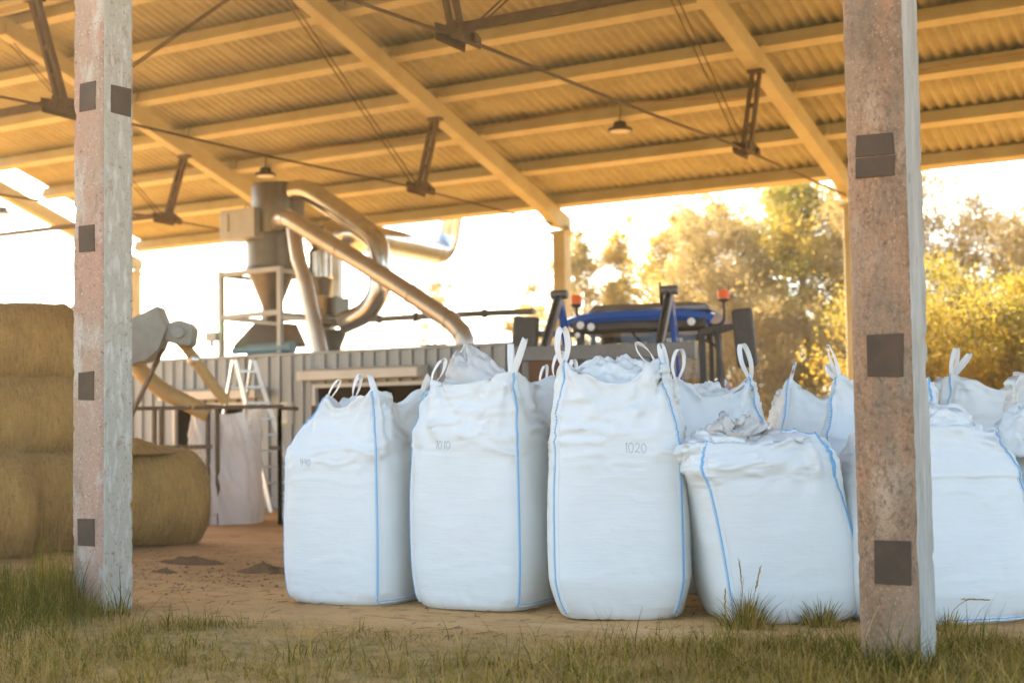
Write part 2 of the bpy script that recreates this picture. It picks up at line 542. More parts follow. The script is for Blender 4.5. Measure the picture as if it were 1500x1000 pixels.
# ------------------------------------------------------------------ open barn
SL = .33                         # roof slope
YB, YR = 17.58, 8.79             # rear columns, ridge
def ptop(y):                     # top of rafter = bottom of purlin
    return 5.54 + SL * (YB - y) if y >= YR else 5.54 + SL * (YB - (2 * YR - y))
ang = math.atan(SL)
sn, cs = math.sin(ang), math.cos(ang)
barn = thing('open_barn', 'open sided barn with old concrete pillars and tan corrugated roof on trusses', 'barn', (0, 0, 0))
PH = 5.24

def pillar(x, y, w, mats, label=None, seed=0, rough=.006, h=PH, plates=(), res=.03):
    """square concrete post: mats = (front, right, back, left)"""
    b = MB()
    n = 12
    nz_ = int(h / res)
    # ring of points with small chamfers at the corners
    ch = .018
    ring, side = [], []
    c = w / 2
    for k, (a0, a1) in enumerate((((-c, -c), (c, -c)), ((c, -c), (c, c)), ((c, c), (-c, c)), ((-c, c), (-c, -c)))):
        d = V((a1[0] - a0[0], a1[1] - a0[1], 0)).normalized()
        for j in range(n + 1):
            t = ch + (w - 2 * ch) * j / n
            ring.append((a0[0] + d.x * t, a0[1] + d.y * t)); side.append(k)
    ring = np.array(ring)
    m = len(ring)
    zs = np.linspace(0, h, nz_ + 1) - .05
    P = np.zeros((len(zs), m, 3))
    P[:, :, :2] = ring[None]
    P[:, :, 2] = zs[:, None]
    Q = P.reshape(-1, 3) + np.array([x * 3.1, y * 2.3, seed * 5.])
    edge = np.array([1. if (j % (n + 1)) in (0, n) else (.35 if (j % (n + 1)) in (1, n - 1) else 0.) for j in range(m)])
    rad = Q[:, :2] - np.array([x * 3.1, y * 2.3])
    rad = rad / np.linalg.norm(rad, axis=1)[:, None]
    dis = fbm(Q * np.array([3., 3., .8]), seed, 3) * rough * .25 + fbm(Q * 14., seed + 4, 2) * rough * .35
    chip = np.clip(vnoise(Q * 12., seed + 9) - .55, 0, 1) * .05 + np.clip(vnoise(Q * 26., seed + 12) - .15, 0, 1) * .010
    dis = dis - np.tile(edge, len(zs)) * chip * (1 if rough > .003 else .3)
    P = P.reshape(-1, 3)
    P[:, :2] += rad * dis[:, None]
    fs, mi = [], []
    for k in range(len(zs) - 1):
        for j in range(m):
            j2 = (j + 1) % m
            fs.append((k * m + j, k * m + j2, (k + 1) * m + j2, (k + 1) * m + j)); mi.append(side[j])
    b.v = [tuple(q) for q in P]
    b.f = fs
    b.m = mi
    b.f.append(tuple((len(zs) - 1) * m + j for j in range(m))); b.m.append(0)
    o = b.obj('pillar', list(mats), barn, smooth=50, loc=(x, y, 0))
    if label: o['label'] = label
    for (face, u, z, pw, phh) in plates:
        q = MB()
        jit = lambda: random.uniform(-.006, .006)
        cs4 = [(u - pw / 2 + jit(), z - phh / 2 + jit()), (u + pw / 2 + jit(), z - phh / 2 + jit()), (u + pw / 2 + jit(), z + phh / 2 + jit()), (u - pw / 2 + jit(), z + phh / 2 + jit())]
        if face == 'f':
            q.prism([(a, -c + .004, e) for a, e in cs4], (0, 0, 0), (0, -.012, 0))
        else:
            q.prism([(c - .004, a, e) for a, e in cs4], (0, 0, 0), (.012, 0, 0))
        q.obj('embedded_plate', M['plate'], o, bevel=.002)
    return o

pillar(0, 0, .32, (M['pinkwash'], M['paleface'], M['paleface'], M['pinkwash']), 'pale limewashed front pillar with pink worn front and rusty plates', 3,
       plates=[('f', .0, .57, .17, .2), ('f', .0, 1.65, .17, .21), ('f', .0, 2.75, .17, .21), ('f', .01, 3.82, .17, .21), ('r', .02, 3.8, .2, .21)])
rp_ = pillar(6, 0, .32, (M['brownface'], M['whitewash'], M['whitewash'], M['brownface']), 'weathered brown front pillar with a clean white side and rusty plates', 8, .005,
       plates=[('f', .03, .57, .195, .225), ('f', .02, 1.65, .2, .225), ('f', 0, 2.77, .205, .115), ('f', 0, 2.655, .21, .105)])
for x in (-18, -12, -6, 12):
    pillar(x, 0, .32, (M['pinkwash'], M['paleface'], M['paleface'], M['pinkwash']), None, int(x + 40), .006, res=.3)
for x in (-18, -12, -6, 0, 6, 12):
    o = pillar(x, YB, .28, (M['purlin'],) * 4, None, int(x + 60), .002, res=.15)
    if x in (-18, -12, -6, 0): o['label'] = 'plain sandy rear pillar under the eave'
    q = MB()
    q.box((0, 0, PH - .10), (.36, .36, .07)); q.box((.16, -.02, PH - .02), (.10, .12, .10))
    q.obj('capital', M['purlin'], o, bevel=.006)

# rafters, both slopes
XS = (-18, -12, -6, 0, 6, 12)
for x in XS:
    for sgn in (1, -1):
        b = MB()
        ya, yb = (YR, YB + .22) if sgn == 1 else (YR, -.22)
        def P3(y, d):          # d = depth below the rafter top
            yy = y if y >= YR else 2 * YR - y
            return 5.54 + SL * (YB - yy) - d
        e = YB - .05 if sgn == 1 else .05
        e2 = YB - .62 if sgn == 1 else .62
        prof = [(ya, P3(ya, 0)), (yb, P3(yb, 0)), (yb, PH + .0), (e2 + (.34 if sgn == 1 else -.34), PH + .0), (e2, P3(e2, .31)), (ya, P3(ya, .31))]
        poly = [(x - .11, y, z) for y, z in prof]
        b.prism(poly, (0, 0, 0), (.22, 0, 0))
        b.obj('rafter', M['purlin'], barn, bevel=.012)

# purlins: rectangular, square to the slope
pur_y = [17.30, 15.93, 14.52, 13.17, 11.82, 10.47, 9.14]
for y in pur_y:
    for sgn in (1, -1):
        yy = y if sgn == 1 else 2 * YR - y
        b = MB()
        z0 = ptop(yy)
        dy, dz = (cs, -sn) if sgn == 1 else (-cs, -sn)
        nyv, nzv = (sn, cs) if sgn == 1 else (-sn, cs)
        w, h = .19, .22
        c0 = V((0, yy, z0 + .002)) + V((0, dy, dz)) * 0
        for x0, x1 in zip(XS[:-1], XS[1:]):
            xa = x0 + .006 - (.0 if x0 > -18 else -.12)
            xb = x1 - .006 + (.25 if x1 == 12 else 0)
            if x0 == -18: xa = -17.62
            tw = random.uniform(-.006, .006)
            a = [c0 + V((0, dy, dz)) * (-w / 2), c0 + V((0, dy, dz)) * (w / 2)]
            poly = [a[0] + V((xa, 0, tw)), a[1] + V((xa, 0, tw)), a[1] + V((xa, nyv * h, nzv * h + tw)), a[0] + V((xa, nyv * h, nzv * h + tw))]
            b.prism(poly, (0, 0, 0), (xb - xa, 0, 0))
            # seat cleat on the downhill side at the rafter
            if sgn == 1:
                b.bar(a[0] + V((x0 + .17, -.03, .0)), a[0] + V((x0 + .17, -.03 + nyv * .2, nzv * .2)), .05, .05)
        b.obj('purlin', M['purlin'], barn, bevel=.01)
# corrugated sheeting: courses of overlapping sheets
def sheeting(sgn):
    edges = [YB + .12, 15.99, 14.58, 13.23, 11.88, 10.53, 9.20, YR]
    vs, qs = [], []
    pitch, per = .177, 6
    sw = pitch * per
    nb = 0
    x0 = -17.52
    ncol = int(29.9 / sw)
    r_ = random.Random(5)
    for ci in range(len(edges) - 1):
        ylo, yhi = edges[ci], edges[ci + 1]
        for k in range(ncol):
            xa = x0 + k * sw
            xx = np.linspace(xa, xa + sw + pitch * .55, 8 * per + 6)
            lift = .018 if k % 2 else 0
            tilt = r_.uniform(-.004, .004)
            rows = []
            for t, dd in ((0., 0), (.5, 0), (1., 0)):
                y = (ylo + .12 * (1)) * (1 - t) + yhi * t if ci else ylo * (1 - t) + yhi * t
                zb = 5.54 + SL * (YB - y) + .245 + (.030 * (1 - t)) + lift + tilt
                wav = .031 * np.sin(2 * PI * (xx - x0) / pitch)
                yw = y if sgn == 1 else 2 * YR - y
                rows.append(np.stack([xx, np.full_like(xx, yw), zb + wav], 1))
            n = len(xx)
            vs.append(np.concatenate(rows))
            for a in range(2):
                i0 = nb + a * n + np.arange(n - 1)
                qs.append(np.stack([i0, i0 + 1, i0 + n + 1, i0 + n], 1))
            nb += 3 * n
    o = np_mesh('roof_sheeting', np.concatenate(vs), np.concatenate(qs), M['sheet'], barn, smooth=70)
    sdm = o.modifiers.new('Solidify', 'SOLIDIFY'); sdm.thickness = .007; sdm.offset = 1
    return o
sheeting(1)
sheeting(-1)
b = MB()
b.prism([(-17.6, YR - .28, ptop(YR) + .26), (-17.6, YR, ptop(YR) + .36), (-17.6, YR + .28, ptop(YR) + .26), (-17.6, YR, ptop(YR) + .33)], (0, 0, 0), (29.9, 0, 0))
b.obj('ridge_cap', M['sheet'], barn)

# steel trusses
YF, ZF = 12.70, 5.42
for x in XS[:-1]:
    for sgn in (1, -1):
        mir = lambda y: y if sgn == 1 else 2 * YR - y
        ft = V((x, mir(YF), ZF))
        tp = V((x, mir(13.17), ptop(13.17) - .30))
        b = MB()
        for dx in (-.06, .06):
            b.bar(ft + V((dx, 0, -.02)), tp + V((dx, 0, 0)), .05, .07, up=(0, 1, 0))
        for t in (.3, .55, .8):
            b.box(ft.lerp(tp, t), (.12, .05, .06))
        b.box(tp + V((0, 0, -.01)), (.24, .16, .06))
        b.obj('strut', M['steelbrown'], barn)
        b = MB()
        for dx in (-.1, .1):
            b.prism([ft + V((dx - .006, -.26, -.10)), ft + V((dx - .006, .28, -.12)), ft + V((dx - .006, .30, .0)), ft + V((dx - .006, .06, .10)), ft + V((dx - .006, -.28, .08))], (0, 0, 0), (.012, 0, 0))
        b.bar(ft + V((-.16, .12, -.03)), ft + V((.16, .12, -.03)), .07, .09)
        b.bar(ft + V((-.14, -.16, .02)), ft + V((.14, -.16, .02)), .07, .08)
        for yy in (-.2, 0, .2):
            b.tube([ft + V((-.14, yy, -.03)), ft + V((.14, yy, -.03))], .018, 6)
        b.obj('gusset_plate', M['steelbrown'], barn)
        b = MB()
        rd = V((x, mir(YB - .15), PH + .04)); rg = V((x, mir(9.0), ptop(9.0) - .34))
        b.tube([ft + V((0, .28 * sgn, -.04)), rd], .020, 6)
        for dx in (-.05, .05):
            b.tube([ft + V((dx, -.2 * sgn, .05)), rg + V((dx, 0, 0))], .011, 6)
        b.obj('tie_rod', M['steelbrown'], barn)
    b = MB()
    b.tube([V((x, YF, ZF - .02)), V((x, YR, ZF - .05)), V((x, 2 * YR - YF, ZF - .02))], .022, 6)
    b.obj('tie_rod', M['steelbrown'], barn)
for xa, xb, y in ((-18, -12, YF), (0, 6, 2 * YR - YF), (-12, -6, 2 * YR - YF)):
    b = MB()
    b.bar((xa + .1, y, ZF + .1), (xb - .1, y, ZF + .1), .10, .012)
    b.bar((xa + .1, y - .05, ZF + .05), (xb - .1, y - .05, ZF + .05), .012, .10)
    b.obj('brace_bar', M['steelbrown'], barn)

# ------------------------------------------------------------------ lamps and cables
cabpts = [(-17.6, 10.4, 5.93), (-15, 11.12, 5.93), (-12, 11.75, 6.10), (-9, 12.16, 6.28), (-6, 13.3, 6.55), (-3, 14.40, 6.80), (0, 14.52, 6.80), (6, 14.52, 6.82), (12, 14.5, 6.8)]
cabpts = [(-19.5, 14.40, 6.82), (-17.6, 14.40, 6.80), (-14, 14.40, 6.72), (-11, 14.40, 6.82), (-7, 14.39, 6.70), (-3, 14.38, 6.78), (0, 14.40, 6.60), (6, 14.42, 6.74), (12, 14.4, 6.7)]
b = MB(); b.tube(bez(cabpts, 10), .013, 6)
tag(b.obj('power_cable', M['straw'], smooth=60), 'thin electric cable strung under the rafters between the hanging lamps', 'cable')
lampdefs = [((-3, 14.40, 6.75), 'round hanging lamp nearest the right end of the barn roof'),
            ((-11.0, 14.42, 6.80), 'round hanging lamp above the cyclone separator'),
            ((-18.9, 14.42, 6.80), 'round hanging lamp cut by the left edge of the photo')]
lampdrops = [.36, .36, .42]
for (p, lab), dr in zip(lampdefs, lampdrops):
    t = thing('pendant_lamp', lab, 'lamp', p, 0, 'round lamps hanging under the barn roof')
    b = MB(); b.tube([(0, 0, .05), (.02, 0, -.1), (-.015, 0, -dr + .1), (0, 0, -dr + .08)], .012, 6); b.obj('cord', M['cable'], t)
    b = MB(); b.lathe([(.03, .10), (.10, .09), (.12, .03), (.125, .0), (.20, -.02), (.215, -.045), (.21, -.07), (.18, -.075)], (0, 0, -dr), 32); b.obj('shade', M['lampmetal'], t, smooth=40)
    b = MB(); b.lathe([(.178, -.0765), (.12, -.083), (.02, -.086)], (0, 0, -dr), 32); b.obj('diffuser', M['lens'], t, smooth=60)
b = MB(); b.tube(bez([(-26, 16.9, 5.95), (-19, 14.45, 5.56), (-15, 13.05, 4.93), (-12.0, 12.2, 4.6), (-9.5, 11.8, 4.6)], 8), .012, 6)
tag(b.obj('overhead_wire', M['cable']), 'thin black wire crossing the open sky left of the limewashed pillar', 'wire')

# ------------------------------------------------------------------ bulk bags
BAGN = 0
def stroke_digits(txt):
    """polylines of handwritten digits in a unit box each"""
    D = {'0': [[(.5, 1), (.15, .75), (.1, .35), (.4, .02), (.8, .25), (.85, .7), (.5, 1)]],
         '1': [[(.35, .8), (.55, 1), (.5, .5), (.48, 0)]],
         '2': [[(.15, .75), (.4, 1), (.75, .85), (.7, .55), (.3, .2), (.1, .05), (.5, .1), (.9, .02)]],
         '9': [[(.8, .8), (.5, 1), (.2, .8), (.25, .5), (.6, .45), (.82, .75), (.75, .35), (.6, 0)]]}
    out, x = [], 0
    for ch in txt:
        for pl in D[ch]:
            out.append([(x + a, bb) for a, bb in pl])
        x += .72 if ch == '1' else 1.05
    return out, x

def make_bag(label, x, y, rz, a=.475, H=1.45, ears=(.2, .2, .2, .2), cin=.86, min_=.74, n0=5.2, lean=(0, 0), seed=1, loops=(), seams=(0, 1), number=None, skirt=None,
             taper=0., bulge=.035, fold=1., tau0=.70, thin=False, topfill=.0, over=None, seam_in=0, foot=.055, res=176, bedge=(0,)):
    """corner order: 0 front-left, 1 front-right, 2 rear-right, 3 rear-left (local x right, y back)"""
    t = thing('bulk_bag', label, 'bulk bag', (x, y, 0), rz, 'white bulk bags standing in rows under the barn')
    Nn = res
    th = -PI * .75 + 2 * PI * np.arange(Nn) / Nn     # starts at the front-left corner, goes anticlockwise seen from above
    cidx = [0, Nn // 4, Nn // 2, 3 * Nn // 4]
    c, s_ = np.cos(th), np.sin(th)
    cw = np.abs(np.sin(2 * th - PI / 2 + PI / 2))     # 1 at corners
    cw = np.abs(np.sin(2 * th))
    tau = np.concatenate([np.linspace(0, .06, 5), np.linspace(.07, tau0, 64), np.linspace(tau0 + .008, 1, 34)])
    eh = np.zeros(Nn)
    for k in range(4):
        d = np.abs((np.arange(Nn) - cidx[k] + Nn // 2) % Nn - Nn // 2) / (Nn / 4)
        eh += ears[k] * np.clip(1 - d * 1.35, 0, 1) ** 1.5
    cl = cin if isinstance(cin, (tuple, list)) else (cin,) * 4
    cinv = np.zeros(Nn); wsum = np.zeros(Nn)
    for k in range(4):
        d = np.abs((np.arange(Nn) - cidx[k] + Nn // 2) % Nn - Nn // 2) / (Nn / 4)
        wq = np.clip(1 - d, 0, 1); cinv += wq * cl[k]; wsum += wq
    cinv /= wsum
    rows = []
    nz1 = fbm(np.stack([c * 1.5, s_ * 1.5, np.full(Nn, seed * 3.3)], 1), seed, 2)
    for tv in tau:
        up_ = sst(tau0, 1, tv)
        n = n0 + (3.6 - n0) * 0
        n = n0 * (1 - .25 * sst(.0, .08, .08 - tv))
        r = a / (np.abs(c) ** n + np.abs(s_) ** n) ** (1 / n)
        k = (1 - foot) + foot * sst(0, .20, tv)
        if tv < .06: k *= 1 - .07 * (1 - math.sqrt(max(0, 1 - (1 - tv / .06) ** 2)))
        k *= 1 + bulge * math.sin(PI * min(1, tv / tau0)) - taper * tv
        inn = (cinv * cw ** 1.2 + min_ * (1 - cw ** 1.2))
        k = k * (1 + (inn - 1) * (up_ ** 1.25))
        z = tv * H + eh * sst(tau0 - .06, 1, tv) + nz1 * .05 * up_
        rows.append(np.stack([r * k * c + lean[0] * tv ** 1.5, r * k * s_ + lean[1] * tv ** 1.5, z], 1))
    nb = len(rows)
    # top fabric from the rim inwards
    rim = rows[-1]
    cx0 = np.array([lean[0], lean[1], 0])
    for q in np.linspace(.07, 1, 16):
        p = rim.copy()
        p[:, :2] = cx0[:2] + (rim[:, :2] - cx0[:2]) * (1 - q)
        zc = H * .965 + topfill
        p[:, 2] = rim[:, 2] * (1 - sst(0, .55, q)) + zc * sst(0, .55, q) + topfill * .3 * q
        rows.append(p)
    P = np.concatenate(rows)
    nr = len(rows)
    tauv = np.concatenate([np.repeat(tau, Nn), np.ones((nr - nb) * Nn)])
    inner = np.concatenate([np.zeros(nb * Nn), np.repeat(np.linspace(.07, 1, nr - nb), Nn)])
    A = P.reshape(nr, Nn, 3)
    du = np.roll(A, -1, 1) - np.roll(A, 1, 1)
    dv = np.concatenate([A[1:2] - A[0:1], A[2:] - A[:-2], A[-1:] - A[-2:-1]])
    nrm = np.cross(du, dv).reshape(-1, 3)
    nrm /= np.linalg.norm(nrm, axis=1)[:, None] + 1e-9
    per = (np.arange(Nn) / Nn * 4 * 2 * a)
    U = np.tile(per, nr)
    Z = P[:, 2]
    Pn = P + np.array([seed * 7.1, seed * 3.7, 0])
    upw = sst(tau0 - .16, tau0 + .1, tauv)
    low = sst(.12, .0, tauv)
    d = fbm(Pn * np.array([2.4, 2.4, 1.6]), seed, 2) * .011
    # fine sideways wrinkles of a slack woven sheet
    wz = fbm(Pn * np.array([3.4, 3.4, 21.]), seed + 3, 3)
    d += wz * (.0020 + .006 * upw + .003 * low)
    cr = 1 - np.abs(fbm(Pn * np.array([3.0, 3.0, 9.]) + wz[:, None] * .25, seed + 5, 2)) * 2.2
    d += np.clip(cr - .62, 0, 1) * .034 * (.07 + upw)
    # radiating folds from each lifted corner
    for k in range(4):
        uc = per[cidx[k]]
        uu = (U - uc + 4 * a) % (8 * a) - 4 * a
        zt = rim[cidx[k], 2]
        dz = np.maximum(zt - Z, 0)
        rr = np.sqrt(uu ** 2 + dz ** 2)
        ph = np.arctan2(uu, dz + .03)
        w1 = vnoise(np.stack([ph * 2.5, rr * 2.2, np.full_like(ph, seed + k)], 1), seed + 6)
        fw_ = np.sin(ph * 9 + w1 * 4.2 + seed * 1.3 + k)
        fw_ = np.sign(fw_) * np.abs(fw_) ** .8
        amp = .026 * fold * (ears[k] > .02) * np.exp(-(rr / .36) ** 2) * sst(.02, .14, rr)
        d += fw_ * amp * (inner < .01)
    # slack folds across the upper faces
    sw = np.sin(Z * 30 + fbm(Pn * 2.8, seed + 8, 2) * 7 + np.sin(U * 3) * 2)
    d += sw * .006 * fold * upw * (inner < .01) * (.5 + .5 * fbm(Pn * 1.9, seed + 15, 2))
    # crumpled top
    ct = 1 - np.abs(fbm(Pn * np.array([5, 5, 5.]), seed + 10, 3)) * 2
    d += inner.clip(0, .5) * 2 * (ct * .05) * fold
    # folds at the foot
    d += low * np.sin(U * 42 + fbm(Pn * 6, seed + 12, 2) * 5) * .003
    P2 = P + nrm * d[:, None]
    P2[:, 2] = np.maximum(P2[:, 2], .001)
    if over is not None: P2 = over(P2, tauv, inner, U)
    idx = np.arange(nr * Nn).reshape(nr, Nn)
    i2 = np.roll(idx, -1, 1)
    q = np.stack([idx[:-1].ravel(), i2[:-1].ravel(), i2[1:].ravel(), idx[1:].ravel()], 1)
    ms = M['bagthin'] if thin else M['bag']
    bot = np.stack([idx[0][::-1][:-3:2], idx[0][::-1][1:-2:2], idx[0][::-1][2:-1:2], idx[0][::-1][3::2]], 1)[:0]
    o = np_mesh('fabric_body', P2, q, ms, t, smooth=180)
    A2 = P2.reshape(nr, Nn, 3)
    # seams: white lip with blue stitching that hugs a corner from foot to ear
    def seamrow(ci, off, rlist, side):
        pts = []
        for r_ in rlist:
            cc = A2[r_, (cidx[ci] + 1) % Nn] - A2[r_, (cidx[ci] - 1) % Nn]
            i = cidx[ci] + side * min(2.5, max(.3, 2 * .0205 / (float(np.linalg.norm(cc)) * Nn / 176. + 1e-6)))
            f0 = int(math.floor(i)); f = i - f0
            p = A2[r_, f0 % Nn] * (1 - f) + A2[r_, (f0 + 1) % Nn] * f
            nn = nrm.reshape(nr, Nn, 3)
            nv = nn[r_, f0 % Nn] * (1 - f) + nn[r_, (f0 + 1) % Nn] * f
            pts.append(V(p) + V(nv).normalized() * off)
        return pts
    for ci in seams:
        rl = list(range(2, nb + seam_in))
        sh = (math.sin(seed * 5 + ci) * .9)
        k = Nn / 176.
        b = MB()
        def strip(s0, s1, off0, off1, mi, skip=None):
            base0 = seamrow(ci, -.004, rl, s0); e0 = seamrow(ci, off0, rl, s0)
            e1 = seamrow(ci, off1, rl, s1); base1 = seamrow(ci, -.004, rl, s1)
            vs, fs = [], []
            for j in range(len(rl)):
                vs += [base0[j], e0[j], e1[j], base1[j]]
            for j in range(len(rl) - 1):
                if skip and skip(j): continue
                for m_ in range(3):
                    fs.append((j * 4 + m_, j * 4 + m_ + 1, (j + 1) * 4 + m_ + 1, (j + 1) * 4 + m_))
            b.add(vs, fs, mi)
        strip((sh - 1.0) * k, (sh + .1) * k, .004, .011, 0)
        strip((sh + .1) * k, (sh + 1.1) * k, .011, .004, 0)
        strip((sh - .34) * k, (sh + .05) * k, .0135, .0145, 1)
        # cross stitches
        for j in range(0, len(rl) - 1):
            p0 = seamrow(ci, .012, [rl[j]], (sh - .80) * k)[0]; p1 = seamrow(ci, .015, [rl[j]], (sh + .1) * k)[0]
            b.ribbon([p0, p1], V((0, 0, 1)), .0065, .004, 1)
        b.obj('seam', [M['web'], M['thread']], t, smooth=60)
    # blue stitched hem along the foot
    for side in bedge:
        b = MB()
        i0, i1 = cidx[side], cidx[side] + Nn // 4
        pts = []
        for i in range(i0, i1 + 1, 2):
            nn = nrm.reshape(nr, Nn, 3)[2, i % Nn]
            pts.append(V(A2[2, i % Nn]) + V(nn) * .004)
        b.ribbon(pts, V((0, 0, 1)), .02, .006, 0)
        b.ribbon([p + (p - V((0, 0, p.z))).normalized() * .004 + V((0, 0, .004)) for p in pts], V((0, 0, 1)), .008, .006, 1)
        b.obj('hem', [M['web'], M['thread']], t, smooth=60)
    # lifting loops
    for lp in loops:
        ci, v, od, ow, tw = lp[:5]
        E_ = V(A2[nb - 1, cidx[ci]]) + V((0, 0, -.05))
        if len(lp) > 5: E_ = E_ + V(lp[5])
        v, od = V(v), V(od).normalized()
        prof = [(-.0, 0), (-.25, .2), (-.5, .5), (-.42, .82), (-.22, .97), (0, 1.0), (.22, .97), (.42, .82), (.5, .5), (.25, .2), (.0, .0)]
        pts = bez([E_ + v * hh + od * (ow * xx) + V((0, 0, 0)) for xx, hh in prof], 5)
        wd0 = od.cross(v).normalized()
        wds = []
        for j in range(len(pts)):
            aa = tw * math.sin(PI * j / (len(pts) - 1))
            wds.append(wd0 * math.cos(aa) + od * math.sin(aa))
        b = MB()
        b.ribbon(pts, wds, .042, .004)
        b.obj('lifting_loop', M['web'], t, smooth=60)
    # handwritten weight
    if number:
        txt, nxp, nzp, hgt = number
        tree = BVHTree.FromPolygons([V(p) for p in P2], [tuple(f) for f in q])
        b = MB()
        pls, wid = stroke_digits(txt)
        r_ = random.Random(seed)
        for pl in pls:
            pp = bez([(px * hgt * .62 + r_.uniform(-.002, .002), 0, py * hgt + r_.uniform(-.002, .002)) for px, py in pl], 4)
            out = []
            for p in pp:
                hit = tree.ray_cast(V((nxp + p.x, -2, nzp + p.z - p.x * .05)), V((0, 1, 0)))
                if hit[0] is not None: out.append(hit[0] + hit[1].normalized() * .0006 * (1 if hit[1].y < 0 else -1))
            if len(out) > 2: b.tube(out, .0017, 5)
        o2 = b.obj('weight_mark', M['pencil'], t)
        o2['label'] = 'faint handwritten number ' + txt
    if skirt:
        for sk in skirt:
            crumple(t, *sk)
    return t

def crumple(parent, c, r, seed, kind='dome', rot=0, openz=0, amp=.1, name='top_flap'):
    """crumpled lump of slack fabric: deformed closed dome"""
    nu, nv = 84, 42
    u = np.linspace(0, 2 * PI, nu, endpoint=False)
    v = np.linspace(-.25, 1, nv)
    UU, VV = np.meshgrid(u, v, indexing='ij')
    ph = VV * PI / 2
    x = np.cos(ph) * np.cos(UU); y = np.cos(ph) * np.sin(UU); z = np.sin(ph)
    P = np.stack([x, y, z], -1).reshape(-1, 3)
    q = P * 1.7 + seed * 3.1
    rd = 1 - np.abs(fbm(q * np.array([1.3, 1.3, .8]), seed, 3, .55)) * 2.0
    st = np.sin(UU.ravel() * 9 + fbm(P * 1.5 + seed, seed + 2, 2) * 5)
    k = 1 + amp * (rd * 2.2 - .8) + .07 * st * (.3 + (1 - VV.ravel()) * .7) + .16 * fbm(P * .9 + seed * 2, seed + 5, 2)
    P = P * k[:, None] * np.array(r)
    P[:, 2] += np.abs(fbm(P * 9 + seed, seed + 9, 2)) * r[2] * .25 * VV.ravel()
    if kind == 'flap':      # leaning triangular sheet: squeezed towards a high back corner
        h = np.clip(P[:, 2] / r[2], 0, 1.3)
        P[:, 0] = P[:, 0] * (1 - .30 * h) - r[0] * .34 * h
    if kind == 'tuft':      # pinched neck that opens upwards again
        h = np.clip(P[:, 2] / r[2], 0, 1.4)
        w = 1.25 - 1.25 * np.exp(-((h - .0) / .5) ** 2) * 0 - .5 * np.exp(-((h - .38) / .18) ** 2) + .25 * sst(.45, .9, h)
        P[:, 0] *= w; P[:, 1] *= w
        P[:, 2] *= 1 + h.clip(0, 1) * (.20 * np.sin(2 * UU.ravel() + seed) + .35 * fbm(P * 9, seed + 3, 2))
        P[:, 0] += .25 * r[0] * h * np.sin(3 * UU.ravel())
    ca, sa = math.cos(rot), math.sin(rot)
    P = np.stack([P[:, 0] * ca - P[:, 1] * sa, P[:, 0] * sa + P[:, 1] * ca, P[:, 2]], 1) + np.array(c)
    idx = np.arange(nu * nv).reshape(nu, nv)
    i2 = np.roll(idx, -1, 0)
    qd = np.stack([idx[:, :-1].ravel(), i2[:, :-1].ravel(), i2[:, 1:].ravel(), idx[:, 1:].ravel()], 1)
    return np_mesh(name, P, qd, M['bagthin'] if kind != 'dome' else M['bag'], parent, smooth=180)

# front row
make_bag('tall bulk bag marked 990, the first in the front row, with sagging top', 1.44, 1.31, R(4), a=.475, H=1.40, ears=(.16, .22, .20, .18), cin=(.46, .84, .80, .66), min_=.68, tau0=.72, seed=2, foot=.015,
         loops=[(0, (.10, .0, .16), (1, .4, .3), .06, .6), (1, (-.05, .0, .15), (.4, -1, .2), .06, .9), (2, (.12, -.08, .14), (.5, -1, .5), .07, .5), (3, (.10, -.05, .20), (1, .2, 0), .05, 1.2)],
         number=('990', -.26, 1.03, .055), bedge=(1,))
make_bag('tall bulk bag marked 1010 with flat top and upright flap behind', 2.52, 1.46, R(4.6), a=.475, H=1.56, ears=(.09, .14, .13, .10), cin=(.76, .90, .88, .88), min_=.84, tau0=.76, seed=5,
         loops=[(0, (.04, .1, .20), (1, .3, 0), .07, 1.1), (1, (.10, .02, .28), (.1, -1, 0), .03, .9), (1, (-.03, .05, .25), (.1, -1, 0), .03, .3), (2, (.05, 0, .22), (1, .2, 0), .08, 1.)],
         foot=.035, number=('1010', -.20, 1.15, .06), skirt=[((-.14, .10, 1.55), (.27, .20, .31), 4, 'flap', .2)], bedge=(1,))
make_bag('tallest bulk bag marked 1020, with knotted ear and crumpled top cloth', 3.63, 1.39, R(24), a=.475, H=1.50, ears=(.26, .22, .16, .12), cin=(.86, .70, .84, .84), min_=.80, tau0=.72, seed=9, n0=4.6,
         loops=[(0, (.0, .0, .27), (1, .5, 0), .075, 1.3), (1, (-.14, .05, .15), (.5, -.4, 1.), .075, .9), (3, (.0, .0, .2), (1, 0, 0), .05, .9), (2, (-.05, 0, .24), (1, 0, 0), .03, 1.5)],
         number=('1020', .06, 1.12, .065), skirt=[((-.03, .06, 1.52), (.31, .24, .23), 7, 'dome', .5, 0, .12), ((.20, .02, 1.52), (.22, .2, .19), 12, 'dome', 1.2, 0, .14), ((.335, -.285, 1.67), (.035, .035, .04), 3, 'dome')], bedge=(), foot=.10)
def slump4(P, tau, inner, U):
    f = sst(.5, 1, tau)
    P[:, 2] -= .05 * f * (P[:, 0] < 0) * np.clip(-P[:, 0] / .5, 0, 1)
    k = sst(.80, .9, tau) * (1 - sst(.93, 1., tau)) * .075
    P[:, :2] *= (1 + k)[:, None]
    return P
